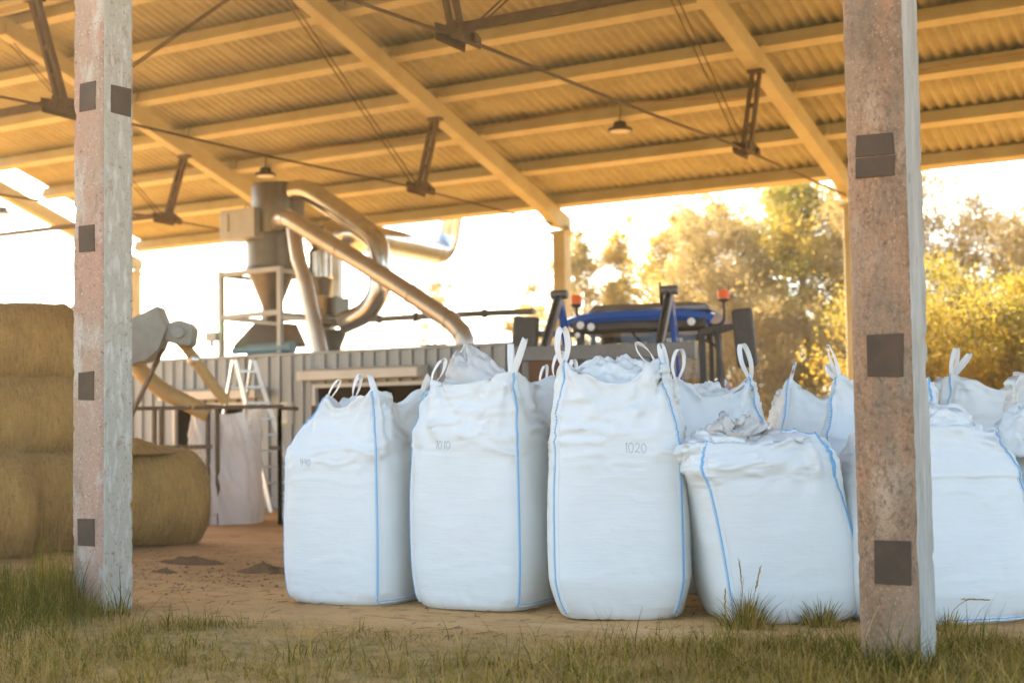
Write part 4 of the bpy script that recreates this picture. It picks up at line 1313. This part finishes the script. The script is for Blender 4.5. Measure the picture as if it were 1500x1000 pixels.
b = MB(); b.lathe([(.20, 3.95), (.22, 3.97), (.22, 4.42), (.16, 4.5), (.13, 4.62)], c2r((-8.0, 12.45, 0)), 28); b.obj('drum', M['galv'], c2, smooth=35)
b = MB(); b.lathe([(.10, 3.35), (.20, 3.95)], c2r((-8.0, 12.45, 0)), 28); b.obj('cone', M['tin'], c2, smooth=35)
b = MB(); b.box(c2r((-7.78, 12.45, 3.42)), (.52, .4, .34)); b.box(c2r((-7.74, 12.3, 3.18)), (.30, .3, .20)); b.obj('rotary_valve', M['tin'], c2, bevel=.015)
b = MB(); b.box(c2r((-7.86, 12.2, 3.50)), (.34, .14, .26)); b.tube([c2r((-7.8, 12.2, 3.42)), c2r((-7.8, 12.2, 3.05))], .12, 16); b.obj('drive', M['hose'], c2, bevel=.01)
b = MB(); b.lathe([(.12, 2.57), (.12, 2.62), (.26, 2.98), (.27, 3.02)], c2r((-7.68, 12.35, 0)), 28); b.obj('funnel', M['tin'], c2, smooth=35)
b = MB(); b.box(c2r((-7.66, 12.50, 3.9)), (.12, .12, 1.1)); b.box(c2r((-7.95, 12.62, 3.0)), (.10, .10, .85)); b.obj('stand_post', M['galvdull'], c2)
b = MB(); b.tube(bez([(-5.05, 11.25, 3.2), (-5.12, 11.2, 2.95), (-5.25, 11.2, 2.75), (-5.1, 11.2, 2.62), (-4.8, 11.2, 2.60), (-4.5, 11.2, 2.59)], 6), .014, 6); b.tube(bez([(-4.7, 11.3, 3.10), (-4.52, 11.3, 3.2), (-4.40, 11.3, 3.27), (-4.42, 11.3, 3.1)], 6), .012, 6)
tag(b.obj('loose_cable', M['black']), 'loose black cable hanging from the lower end of the slanting pipe', 'cable')

# ------------------------------------------------------------------ filling station on the left
rail = thing('guard_rail', 'brown steel rail frame around the filling station', 'railing', (-5.8, 7.3, 0))
def rr_(p): return V(p) - V((-5.8, 7.3, 0))
rdir = V((.852, .524, 0)); rn = V((-.524, .852, 0))
pA = V((-7.2, 6.42, 0)); pB = V((-4.93, 7.82, 0))
b = MB()
for z in (1.62, 1.08):
    b.bar(rr_(pA + V((0, 0, z))), rr_((pB if z > 1.5 else V((-5.79, 7.32, 0))) + V((0, 0, z))), .04, .055)
b.bar(rr_(V((-5.1, 7.72, 1.05))), rr_(V((-4.95, 7.81, 1.05))), .04, .05)
b.obj('rail_bar', M['rail'], rail)
for p in ((-6.45, 6.89), (-6.37, 6.94), (-5.86, 7.32), (-5.75, 7.39), (-4.98, 7.80)):
    b = MB(); h = 1.64
    b.bar(rr_((p[0], p[1], -.01)), rr_((p[0], p[1], h)), .045, .045); b.obj('post', M['rail'], rail)
b = MB()
for p in ((-5.15, 8.75), (-5.85, 8.3), (-4.98, 7.80)): b.bar(rr_((p[0], p[1], 0)), rr_((p[0], p[1], 1.64)), .045, .045)
b.bar(rr_((-4.98, 7.8, 1.60)), rr_((-5.5, 8.8, 1.6)), .04, .05); b.bar(rr_((-5.86, 7.32, 1.64)), rr_((-6.4, 8.2, 1.64)), .04, .05)
b.obj('rear_frame', M['rail'], rail)

def fillbag():
    nu, nz = 150, 70
    u = np.linspace(-PI * .75, PI * 1.25, nu, endpoint=False)
    rows = []
    zs = np.linspace(0, 1.58, nz)
    for z in zs:
        t = z / 1.58
        n = 4.5
        a = .42 * (1 - .10 * sst(.7, 1, t) + .03 * math.sin(t * 9))
        r = a / (np.abs(np.cos(u)) ** n + np.abs(np.sin(u)) ** n) ** (1 / n)
        rows.append(np.stack([r * np.cos(u), r * np.sin(u), np.full(nu, z) + .05 * np.sin(2 * u + 1) * sst(.8, 1, t)], 1))
    P = np.concatenate(rows)
    sk = np.stack([P[:, 0] + P[:, 2] * .28, P[:, 1], P[:, 2]], 1)
    d = (1 - np.abs(fbm(sk * np.array([4.2, 4.2, .9]), 77, 3)) * 2.4) * .085 + fbm(P * np.array([7, 7, 3.]), 78, 2) * .02 + np.sin(u * 12)[None].repeat(nz, 0).ravel() * .012
    nn = P * np.array([1, 1, 0]); nn /= np.linalg.norm(nn, axis=1)[:, None] + 1e-6
    P += nn * d[:, None]
    idx = np.arange(nz * nu).reshape(nz, nu); i2 = np.roll(idx, -1, 1)
    q = np.stack([idx[:-1].ravel(), i2[:-1].ravel(), i2[1:].ravel(), idx[1:].ravel()], 1)
    t = thing('bulk_bag', 'half filled translucent bulk bag hanging in the filling frame', 'bulk bag', (-5.98, 7.80, 0), R(30), 'white bulk bags standing in rows under the barn')
    np_mesh('fabric_body', P, q, M['bagthin'], t, smooth=180)
    for cx_, cy_ in ((-.36, -.36), (.36, -.36), (.36, .36), (-.36, .36)):
        b = MB(); b.ribbon(bez([(cx_, cy_, 1.5), (cx_ * 1.08, cy_ * 1.08, 1.62), (cx_ * 1.1, cy_ * 1.1, 1.68), (cx_ * 1.02, cy_ * 1.02, 1.55)], 5), V((cx_, -cy_, 0)), .045, .004); b.obj('lifting_loop', M['web'], t)
fillbag()
def hose(label, pts, r):
    pts = bez(pts, 10)
    rad = [r * (1 + .05 * math.sin(i * 2.6)) for i in range(len(pts))]
    b = MB(); b.tube(pts, rad, 16)
    return tag(b.obj('flexible_hose', M['hose'], smooth=60), label, 'hose', 'tan hoses of the filling station')
hose('slim tan hose arching down to the half filled bag', [(-6.60, 6.62, 2.63), (-6.42, 6.62, 2.69), (-6.14, 6.79, 2.67), (-5.93, 6.94, 2.47), (-5.73, 7.10, 2.10), (-5.51, 7.32, 1.68)], .075)
hose('thick tan hose sagging from the metal hood to the rail frame', [(-6.80, 6.70, 2.60), (-6.74, 6.77, 2.45), (-6.67, 6.83, 2.16), (-6.42, 7.0, 1.88), (-6.15, 7.17, 1.70), (-5.88, 7.36, 1.53)], .115)
hose('tan hose hanging behind the stepladder', [(-5.0, 8.6, 1.42), (-4.98, 8.62, 1.2), (-4.75, 8.75, .95), (-4.55, 8.85, .7), (-4.6, 8.9, .3)], .07)
b = MB(); b.lathe([(.085, -.05), (.095, -.03), (.095, .03), (.085, .05)], (-5.83, 7.02, 2.28), 16, axis=V((.5, .35, -.75)).to_track_quat('Z', 'Y').to_matrix()); tag(b.obj('hose_clamp', M['alu'], smooth=40), 'bright metal clamp ring on the slim tan hose', 'clamp')
hd = thing('conveyor_hood', 'bluish grey sheet metal hood held above the hoses by the pillar', 'hood', (-6.0, 6.45, 2.5))
b = MB()
ho = lambda p: V(p) - V((-6.0, 6.45, 2.5))
b.prism([ho(q) for q in ((-6.2, 6.13, 2.78), (-5.84, 6.34, 2.98), (-5.75, 6.42, 2.68), (-5.85, 6.37, 2.39), (-6.01, 6.29, 2.25), (-6.19, 6.18, 2.19), (-6.5, 6.0, 2.25), (-6.5, 6.0, 2.66))], (0, 0, 0), rn * .42); b.obj('hood_shell', M['hoodgrey'], hd, bevel=.012)
b = MB()
b.prism([ho(V(q) + rn * .05) for q in ((-5.80, 6.39, 2.70), (-5.68, 6.45, 2.775), (-5.6, 6.5, 2.79), (-5.5, 6.56, 2.75), (-5.45, 6.6, 2.67), (-5.48, 6.59, 2.47), (-5.51, 6.58, 2.43), (-5.65, 6.49, 2.46), (-5.80, 6.41, 2.5))], (0, 0, 0), rn * .36)
b.tube([ho(V((-5.62, 6.49, 2.62)) + rn * .02), ho(V((-5.62, 6.49, 2.62)) + rn * .06)], .09, 20)
b.obj('fan_housing', M['hoodgrey'], hd, bevel=.03)
b = MB(); b.bar(ho((-5.9, 6.5, 2.4)), ho((-6.75, 6.6, 1.3)), .04, .05); b.bar(ho((-6.55, 6.3, 2.5)), ho((-6.55, 6.3, 0)), .06, .06); b.bar(ho((-6.2, 6.2, 2.3)), ho((-6.9, 6.2, 0)), .05, .05); b.obj('support_leg', M['rail'], hd)

# step ladder
ld = thing('stepladder', 'white aluminium stepladder standing open against the cabin', 'ladder', (-8.0, 10.4, 0))
lo_ = lambda p: V(p) - V((-8.0, 10.4, 0))
T1, T2 = V((-7.65, 9.85, 2.42)), V((-7.50, 10.12, 2.42)); B1, B2 = V((-7.01, 9.96, 0)), V((-6.85, 10.52, 0)); B3, B4 = V((-8.75, 10.35, 0)), V((-8.55, 10.72, 0))
for (a, c_), nm in (((T1, B1), 'rail'), ((T2, B2), 'rail'), ((T1 + V((-.05, 0, 0)), B3), 'rail'), ((T2 + V((-.05, 0, 0)), B4), 'rail')):
    b = MB(); b.bar(lo_(a), lo_(c_), .045, .07); b.obj('side_rail', M['alu'], ld)
for k in range(9):
    t_ = (k + .7) / 9.5
    b = MB(); b.bar(lo_(T1.lerp(B1, t_)), lo_(T2.lerp(B2, t_)), .06, .035); b.obj('rung', M['alu'], ld)
    if k % 3 == 1:
        b = MB(); b.bar(lo_((T1 + V((-.05, 0, 0))).lerp(B3, t_)), lo_((T2 + V((-.05, 0, 0))).lerp(B4, t_)), .03, .03); b.obj('rung', M['alu'], ld)
tr_ = thing('trestle', 'low wooden trestle by the foot of the stepladder', 'trestle', (-5.75, 9.0, 0), R(31))
for sx in (-.12, .12):
    for sy in (-.14, .14):
        b = MB(); b.bar((sx, sy * 1.3, 0), (sx * .6, sy * .5, .52), .04, .04); b.obj('leg', M['cream'], tr_)
for z, w in ((.52, .22), (.2, .28), (.36, .25)):
    b = MB(); b.bar((-w / 2 - .03, 0, z), (w / 2 + .03, 0, z), .06, .04); b.obj('bar', M['cream'], tr_)

# ------------------------------------------------------------------ tractor
TR = thing('tractor', 'blue tractor with raised front loader and amber beacons facing the bags', 'tractor', (-.05, 9.10, 0), R(15.3))
def tp(name, mats, build, bevel=0, smooth=None, parent=None):
    b = MB(); build(b); return b.obj(name, mats, parent or TR, smooth, bevel)
def roof(b):
    # crowned roof: rows across x, along y
    vs, fs = [], []
    xs = np.linspace(-.98, .98, 15)
    rows = [(-.13, 2.625, .88), (-.17, 2.68, .95), (-.14, 2.75, 1.0), (-.02, 2.785, .98), (.3, 2.80, .97), (.9, 2.81, .97), (1.5, 2.79, .96), (1.72, 2.74, .97), (1.74, 2.66, .94)]
    for y, z, k in rows:
        for x in xs:
            f = abs(x) / .98
            vs.append((x * k, y + .10 * f ** 3 * (1 if y < .5 else -1), z - .085 * f ** 4 - (.018 if .25 < f < .5 and y < .4 and z > 2.75 else 0)))
    n = len(xs)
    for r_ in range(len(rows) - 1):
        for j in range(n - 1): fs.append((r_ * n + j, r_ * n + j + 1, (r_ + 1) * n + j + 1, (r_ + 1) * n + j))
    fs.append(tuple(r_ * n for r_ in range(len(rows)))); fs.append(tuple(r_ * n + n - 1 for r_ in range(len(rows) - 1, -1, -1)))
    fs.append(tuple(list(range(n - 1, -1, -1)) + list(range((len(rows) - 1) * n, len(rows) * n))))
    b.add(vs, fs)
tp('cab_roof', M['tblue'], roof, smooth=40)
tp('roof_cap', M['tcap'], lambda b: b.prism([(-.70, .02, 2.76), (-.62, .06, 2.85), (-.3, .08, 2.865), (0, .10, 2.855), (.3, .08, 2.865), (.66, .06, 2.86), (.86, .02, 2.83), (.92, .02, 2.74)], (0, 0, 0), (0, 1.3, 0)), bevel=.02)
tp('roof_lining', M['tdark'], lambda b: (b.box((0, .75, 2.585), (1.74, 1.7, .15)), b.box((0, .02, 2.50), (1.60, .05, .05)), b.box((-.05, 1.46, 2.48), (1.5, .06, .10)), b.box((.12, 1.5, 2.1), (.05, .05, .8)), b.box((-.42, 1.5, 2.1), (.05, .05, .8)), b.box((0, -.04, 2.60), (1.66, .12, .07))), bevel=.03)
def cab(b):
    for x in (-.80, .80):
        b.bar((x * 1.04, -.02, 1.1), (x * .99, .06, 2.58), .09, .11, up=(0, 1, 0))
        b.bar((x, 1.55, 1.2), (x, 1.50, 2.58), .08, .10, up=(0, 1, 0))
        b.bar((x * 1.02, .78, 1.2), (x, .80, 2.58), .06, .08, up=(0, 1, 0))
        b.bar((x * 1.03, .0, 1.22), (x * 1.02, 1.55, 1.22), .09, .14)
    b.box((0, .02, 1.2), (1.6, .1, .16)); b.box((0, 1.54, 1.3), (1.6, .08, .3)); b.box((0, .8, 1.02), (1.66, 1.6, .16))
tp('cab_frame', M['tdark'], cab, bevel=.012)
tp('windscreen', M['glass'], lambda b: b.add([(-.80, -.04, 1.28), (.80, -.04, 1.28), (.76, .03, 2.56), (-.76, .03, 2.56)], [(0, 1, 2, 3)]))
tp('rear_window', M['glass'], lambda b: b.add([(-.76, 1.56, 1.45), (.76, 1.56, 1.45), (.76, 1.52, 2.54), (-.76, 1.52, 2.54)], [(0, 1, 2, 3)]))
def seat(b):
    b.box((0, 1.0, 1.5), (.5, .5, .14)); b.box((0, 1.26, 1.92), (.50, .13, .78)); b.box((0, 1.28, 2.38), (.30, .10, .20))
tp('seat', M['seat'], seat, bevel=.05)
def wheel_s(b):
    a = Matrix.Rotation(R(-35), 3, 'X')
    pts = [V((0, .52, 1.86)) + a @ V((math.cos(t) * .2, math.sin(t) * .2, 0)) for t in np.linspace(0, 2 * PI, 25)]
    b.tube(pts, .016, 8); b.tube([(0, .52, 1.86), (0, .32, 1.4)], .04, 8)
tp('steering_wheel', M['black'], wheel_s, smooth=50)
tp('dashboard', M['glow'], lambda b: b.prism([(-.42, .30, 1.3), (-.42, .05, 1.3), (-.42, .03, 2.10), (-.42, .12, 2.26), (-.42, .3, 2.15)], (0, 0, 0), (.84, 0, 0)), bevel=.08)  # painted pale so the cab looks lit behind the windscreen
tp('interior_mirror', M['tlamp'], lambda b: b.box((.42, .14, 2.36), (.22, .03, .09)), bevel=.01)
tp('wiper', M['black'], lambda b: b.tube([(-.1, -.05, 2.5), (.2, -.055, 2.05)], .01, 6))
for x, z in ((-.74, 2.585), (-.60, 2.56), (.70, 2.585), (-.78, 2.46), (-.79, 2.28)):
    b = MB(); ax = Matrix.Rotation(R(90), 3, 'X')
    rr0 = .05 if z > 2.5 else .035
    b.lathe([(rr0 * .6, -.03), (rr0 * 1.2, .0), (rr0 * 1.25, .05)], (x, -.13, z), 18, axis=ax); lo1 = b.obj('work_lamp', M['tdark'], TR, smooth=40)
    b = MB(); b.lathe([(rr0, .051), (rr0 * .5, .062), (.004, .065)], (x, -.13, z), 18, axis=ax); b.obj('lens', M['tlamp'], lo1, smooth=60)
for x, y, zb in ((-.87, .16, 2.70), (1.06, .2, 2.66)):
    b = MB()
    if x > 0: b.tube(bez([(.86, .25, 2.56), (.98, .22, 2.56), (x, y, 2.62), (x, y, 2.86)], 5), .018, 8)
    else: b.tube([(x, y, zb), (x, y, 2.86)], .022, 8)
    b.lathe([(.05, 2.85), (.075, 2.87), (.075, 2.885), (.055, 2.89)], (x, y, 0), 18)
    s1 = b.obj('beacon_stalk', M['tdark'], TR, smooth=40)
    b = MB(); b.lathe([(.072, 2.89), (.074, 2.97), (.066, 3.0), (.02, 3.01)], (x, y, 0), 20); b.obj('amber_dome', M['amber'], s1, smooth=35)
# mirrors
for x, z, w, h in ((1.36, 2.36, .26, .74), (-1.50, 2.44, .34, .58)):
    sx = 1 if x > 0 else -1
    b = MB(); b.box((x, -.12, z), (w, .12, h), Matrix.Rotation(R(-5 * sx), 3, 'Y')); mo = b.obj('wing_mirror', M['tdark'], TR, bevel=.035)
    b = MB()
    if sx > 0:
        b.prism([(.80, -.05, 2.42), (.80, -.05, 2.52), (1.20, -.08, 2.55), (1.28, -.09, 2.53), (1.2, -.08, 2.47), (.95, -.05, 2.40)], (0, 0, 0), (0, .07, 0))
    else:
        b.bar((-.80, -.02, 2.48), (-1.36, -.08, 2.5), .05, .07); b.bar((-.80, -.02, 2.28), (-1.36, -.08, 2.3), .04, .05)
    b.obj('mirror_arm', M['tdark'], TR, bevel=.008)
tp('exhaust_pipe', M['tdark'], lambda b: (b.tube(bez([(1.05, -.25, 1.3), (1.06, -.22, 1.9), (1.02, -.15, 2.35), (.98, -.1, 2.45)], 5), .035, 12)), smooth=50)
tp('air_hose', M['black'], lambda b: b.tube(bez([(.86, -.1, 2.35), (1.0, -.12, 2.25), (1.08, -.12, 1.95), (1.06, -.12, 1.4)], 6), .016, 8), smooth=50)
def hood(b):
    prof = [(-.42, .95), (-.46, 1.45), (-.36, 1.66), (0, 1.72), (.36, 1.66), (.46, 1.45), (.42, .95)]
    vs, fs = [], []
    for y, k, dz in ((-.02, 1.05, .06), (-1.0, 1., .03), (-1.9, .92, -.05), (-2.2, .86, -.13), (-2.28, .75, -.25)):
        for x, z in prof: vs.append((x * k, y, .95 + (z - .95) * (1 + dz / .8)))
    n = len(prof)
    for r_ in range(4):
        for j in range(n - 1): fs.append((r_ * n + j, (r_ + 1) * n + j, (r_ + 1) * n + j + 1, r_ * n + j + 1))
    fs.append(tuple(range(4 * n, 5 * n)))
    b.add(vs, fs)
tp('bonnet', M['tblue'], hood, smooth=45)
tp('grille', M['black'], lambda b: (b.box((0, -2.26, 1.18), (.5, .06, .42)), [b.box((0, -2.295, 1.02 + k * .06), (.5, .012, .02)) for k in range(6)]), bevel=.01)
tp('chassis', M['tdark'], lambda b: (b.box((0, -.9, .78), (.5, 2.9, .4)), b.box((0, -1.6, .55), (1.5, .2, .2)), b.box((0, 1.2, .8), (1.3, .4, .4))), bevel=.03)
for x in (-.85, .85):
    tp('fender', M['tblue'], lambda b: b.tube([(x, 1.2 + math.cos(a) * .95, .85 + math.sin(a) * .95) for a in np.linspace(.25, 2.7, 14)], .12, 8), smooth=50)
def twheel(x, y, r, w):
    ax = Matrix.Rotation(R(90), 3, 'Y')
    b = MB()
    b.lathe([(r * .60, -w * .42), (r * .80, -w * .5), (r * .95, -w * .44), (r, -w * .3), (r, w * .3), (r * .95, w * .44), (r * .80, w * .5), (r * .60, w * .42)], (x, y, r - .01), 40, axis=ax)
    for k in range(20):
        for s_ in (-1, 1):
            a = 2 * PI * (k + (.25 if s_ > 0 else 0)) / 20
            c0 = V((x + s_ * w * .08, y + math.cos(a) * r * 1.01, r - .01 + math.sin(a) * r * 1.01)); a2 = a + .18
            c1 = V((x + s_ * w * .44, y + math.cos(a2) * r * .98, r - .01 + math.sin(a2) * r * .98))
            b.bar(c0, c1, .05, .05, up=(0, math.cos(a), math.sin(a)))
    wo = b.obj('wheel', M['rubber'], TR, smooth=40)
    b = MB(); b.lathe([(.05, -w * .2), (r * .3, -w * .15), (r * .55, -w * .36), (r * .62, -w * .40), (r * .62, w * .40), (r * .55, w * .36), (r * .3, w * .15), (.05, w * .2)], (x, y, r - .01), 30, axis=ax); b.obj('rim', M['white'], wo, smooth=40)
for x in (-.92, .92): twheel(x, 1.2, .86, .52)
for x in (-.86, .86): twheel(x, -1.6, .62, .42)
# loader
for x in (-.67, .67):
    def arm(b):
        b.prism([(x - .03, -.62, 1.35), (x - .03, -.62, 1.62), (x - .03, -1.44, 2.86), (x - .03, -1.50, 2.88), (x - .03, -1.56, 2.80), (x - .03, -.82, 1.35)], (0, 0, 0), (.06, 0, 0))
    tp('loader_boom', M['tblue'], arm, bevel=.01)
    def fore(b):
        for dx in (-.032, .032):
            b.prism([(x + dx - .010, -1.44, 2.90), (x + dx - .010, -1.48, 2.80), (x + dx - .010, -2.33, 2.06), (x + dx - .010, -2.39, 2.12), (x + dx - .010, -1.54, 2.90)], (0, 0, 0), (.020, 0, 0))
        b.tube([(x - .10, -1.52, 2.87), (x + .10, -1.52, 2.87)], .055, 12)
        b.tube([(x - .1, -2.3, 2.10), (x + .1, -2.3, 2.10)], .04, 10)
        b.bar((x, -1.56, 2.78), (x, -2.3, 2.14), .045, .02)
    tp('loader_arm', M['tgrey'], fore, bevel=.004)
    tp('hydraulic_ram', M['tgrey'], lambda b: (b.tube([(x - .0, -.75, 1.5), (x, -1.1, 2.1)], .045, 12), b.tube([(x, -1.1, 2.1), (x, -1.42, 2.68)], .025, 10)), smooth=40)
    tp('loader_tower', M['tdark'], lambda b: b.prism([(x - .06, -.35, .7), (x - .06, -.35, 1.7), (x - .06, -.65, 1.7), (x - .06, -.85, .7)], (0, 0, 0), (.12, 0, 0)), bevel=.01)
tp('hydraulic_hose', M['black'], lambda b: (b.tube(bez([(.58, -1.45, 2.88), (.54, -1.3, 2.7), (.52, -.9, 2.0), (.55, -.6, 1.6)], 6), .014, 6), b.tube([(.54, -1.4, 2.7), (.53, -1.38, 2.98)], .012, 6)))
def beam(b):
    b.box((.08, -2.45, 2.12), (2.0, .14, .16))
    for x in (-.93, 1.09): b.box((x, -2.45, 2.11), (.05, .16, .19))
    b.box((-.02, -2.43, 1.75), (1.7, .08, .10))
    for x in (-.85, -.3, .3, .85): b.box((x, -2.43, 1.92), (.06, .08, .34))
    for k in range(26): b.box((-.95 + k * .076, -2.40, 2.203), (.03, .05, .012))
tp('loader_beam', M['tbeam'], beam, bevel=.008)
tp('bale_spike', M['galvdull'], lambda b: (b.tube([(-1.05, -2.5, 1.72), (-1.22, -2.78, 1.72)], .06, 16)), smooth=40)

# ------------------------------------------------------------------ trees
def leaf_cards(centres, sig, per, size, seed):
    r_ = np.random.default_rng(seed)
    n = len(centres) * per
    c = np.repeat(centres, per, 0) + r_.normal(0, 1, (n, 3)) * np.repeat(sig, per)[:, None] * np.array([1, 1, .8])
    d = r_.normal(0, 1, (n, 3)); d /= np.linalg.norm(d, axis=1)[:, None]
    e = np.cross(d, r_.normal(0, 1, (n, 3))); e /= np.linalg.norm(e, axis=1)[:, None]
    s = (size * r_.uniform(.5, 1.3, n))[:, None]
    P = np.stack([c - d * s * .5, c + e * s * .28, c + d * s * .5, c - e * s * .28], 1).reshape(-1, 3)
    k = np.arange(n) * 4
    return P, np.stack([k, k + 1, k + 2, k + 3], 1)

def tree(label, x, y, h, w, leaf, seed, nclump=90, per=110, size=.11, base=.18, shape='ovoid', cat='tree', name='leafy_tree', stems=1, upright=.5, group='trees beyond the barn', bare=0., sigk=1.):
    r_ = np.random.default_rng(seed)
    t = thing(name, label, cat, (x, y, 0), r_.uniform(0, 6), group)
    b = MB()
    tips = []
    for s_ in range(stems):
        a = r_.uniform(0, 6.28); o = .0 if stems == 1 else r_.uniform(.1, .25 * w)
        p = V((math.cos(a) * o, math.sin(a) * o, -.1)); pts = [p.copy()]
        hh = h * r_.uniform(.8, 1.) if stems > 1 else h * .93
        for k in range(7):
            p = p + V((r_.normal(0, .05 * hh / 7 * 2) + math.cos(a) * o * .10, r_.normal(0, .05 * hh / 7 * 2) + math.sin(a) * o * .10, hh / 7)); pts.append(p.copy())
        r0 = .016 * hh if stems == 1 else .010 * hh
        pp = bez(pts, 3)
        b.tube(pp, [max(.012, r0 * (1 - i / len(pp)) ** .9) for i in range(len(pp))], 7)
        nb_ = 16 if stems == 1 else 9
        for k in range(nb_):
            f = base + (1 - base) * (k + r_.random()) / nb_
            q = pp[min(int(f * (len(pp) - 1)), len(pp) - 1)]
            az = r_.uniform(0, 6.28)
            ln = w * .5 * (1.1 - .75 * abs(f - .45) / .55) * r_.uniform(.6, 1.1)
            e = q + V((math.cos(az) * ln, math.sin(az) * ln, ln * upright * r_.uniform(.6, 1.4)))
            m_ = q.lerp(e, .5) + V((0, 0, -.05 * ln))
            b.tube(bez([q, m_, e], 3), [max(.008, r0 * .35 * (1 - i / 7.)) for i in range(7)], 5)
            tips += [m_, e, q.lerp(e, .75)]
            for z_ in range(3):
                e2 = m_.lerp(e, r_.uniform(.2, .9)) + V((r_.normal(0, .3 * ln), r_.normal(0, .3 * ln), abs(r_.normal(0, .35 * ln))))
                b.tube([m_.lerp(e, .4), e2], [.012, .005], 4)
                tips.append(e2)
    tr0 = b.obj('trunk', M['bark'] if not bare else M['twig'], t, smooth=60)
    C_ = []
    for k in range(nclump):
        if tips and r_.random() < .55:
            C_.append(np.array(tips[r_.integers(len(tips))]) + r_.normal(0, .12 * w / 3, 3))
        else:
            z = base + (1 - base) * r_.beta(1.6, 1.7)
            prof = {'ovoid': math.sin(PI * min(1, max(0, (z - base * .6) / (1.02 - base * .6)))) ** .6, 'cone': (1.03 - z) ** .8 * 1.1, 'bush': math.sqrt(max(0, 1 - (z * .93) ** 2))}[shape]
            rr = w * .5 * prof * math.sqrt(r_.uniform(.15, 1)); a = r_.uniform(0, 6.28)
            C_.append(np.array([math.cos(a) * rr, math.sin(a) * rr, z * h]))
    C_ = np.array(C_)
    sig = r_.uniform(.10, .30, len(C_)) * w / 3.2 * sigk
    P, q = leaf_cards(C_, sig, int(per * 1.7), size, seed + 1)
    P[:, 2] = np.maximum(P[:, 2], .02)
    np_mesh('crown', P, q, M[leaf], t)
    return t

tree('slim pale tree showing left of the middle rear pillar', -20.1, 40.2, 6.9, 3.0, 'leafpale', 1, 70, 100, .13, .15, sigk=1.1)
tree('airy gold tree just right of the middle rear pillar', -17.9, 39.7, 8.9, 3.4, 'leafpale', 2, 100, 100, .14, .08, 'cone')
tree('yellow pointed tree second right of the middle rear pillar', -16.0, 40.4, 8.9, 3.3, 'leafgold', 3, 105, 120, .14, .03, 'cone')
tree('tall olive tipped tree at the left end of the thick grove', -13.8, 39.0, 9.4, 3.4, 'leafgold', 4, 120, 130, .13, .05, 'cone')
tree('orange gold tree in the grove above the tractor roof', -12.2, 38.8, 9.3, 3.8, 'leafgold', 5, 125, 130, .13, .05)
tree('brown thin leaved tree in the middle of the grove', -10.6, 36.2, 8.8, 3.8, 'leafbrown', 6, 150, 120, .11, .02, upright=.9, stems=4)
tree('broad olive tree with the densest crown in the grove', -9.6, 39.2, 9.7, 5.0, 'leafolive', 7, 150, 140, .13, .1)
tree('green gold tree just left of the right rear pillar', -8.0, 37.0, 9.4, 4.2, 'leafyellow', 8, 130, 140, .13, .05)
tree('amber tree partly behind the right rear pillar', -6.6, 36.2, 9.2, 3.6, 'leafgold', 9, 105, 130, .13, .05)
tree('low brown thicket tree under the grove', -8.8, 34.6, 5.0, 4.0, 'leafbrown', 10, 120, 120, .11, .0, 'bush', stems=6, upright=1.1)
tree('low dry thicket tree behind the wing mirror', -11.6, 35.2, 4.6, 3.6, 'leafbrown', 11, 100, 120, .11, .0, 'bush', stems=6, upright=1.1)
tree('tall dry brown tree just right of the brown front pillar', -3.6, 34.8, 9.2, 4.6, 'leafbrown', 12, 190, 130, .10, .05, upright=1.2, stems=5, bare=1)
tree('rounded dry brown tree sloping down to the right sky', -1.5, 35.2, 8.0, 4.2, 'leafbrown', 13, 170, 130, .10, .05, upright=1.2, stems=5, bare=1)
tree('nearly bare grey tree against the right sky', .9, 40.0, 9.0, 4.0, 'leafbrown', 14, 24, 40, .09, .1, upright=1.4, stems=6, bare=1, cat='bare tree', name='bare_tree')
tree('tall yellow green bush right of the brown pillar', -.1, 23.4, 3.7, 3.6, 'leafyellow', 15, 190, 170, .075, .0, 'bush', 'bush', 'leafy_bush', 7, 1.0, 'bushes beyond the barn')
tree('darker green bush at the right edge of the photo', 2.0, 23.2, 4.0, 3.4, 'leafyellow', 16, 190, 170, .075, .0, 'bush', 'bush', 'leafy_bush', 7, 1.0, 'bushes beyond the barn')
tree('faint small crowned tree far behind the slanting pipe', -33.5, 53.0, 9.4, 3.6, 'leafpale', 17, 30, 60, .16, .45)
tree('thin sparse sapling far behind the conveyor tube', -38.4, 52.0, 6.0, 2.6, 'leafpale', 18, 22, 50, .15, .2)
tree('low dry thicket between the rear pillar and the bush', -4.9, 33.6, 4.6, 3.8, 'leafbrown', 19, 100, 120, .11, .0, 'bush', stems=6, upright=1.1)

# ------------------------------------------------------------------ haze
hm = bpy.data.materials.new('sunlit_haze')
hm.use_nodes = True
hn, hl = hm.node_tree.nodes, hm.node_tree.links
hn.remove(hn['Principled BSDF'])
pv = hn.new('ShaderNodeVolumePrincipled')
pv.inputs['Color'].default_value = (1, .89, .70, 1)
pv.inputs['Density'].default_value = .0006
pv.inputs['Anisotropy'].default_value = .55
hl.new(pv.outputs[0], hn['Material Output'].inputs['Volume'])
b = MB()
b.box((0, 0, 6.4), (620, 620, 15.2))
hz = b.obj('haze', hm)
tag(hz, kind='stuff')
S.cycles.volume_bounces = 1
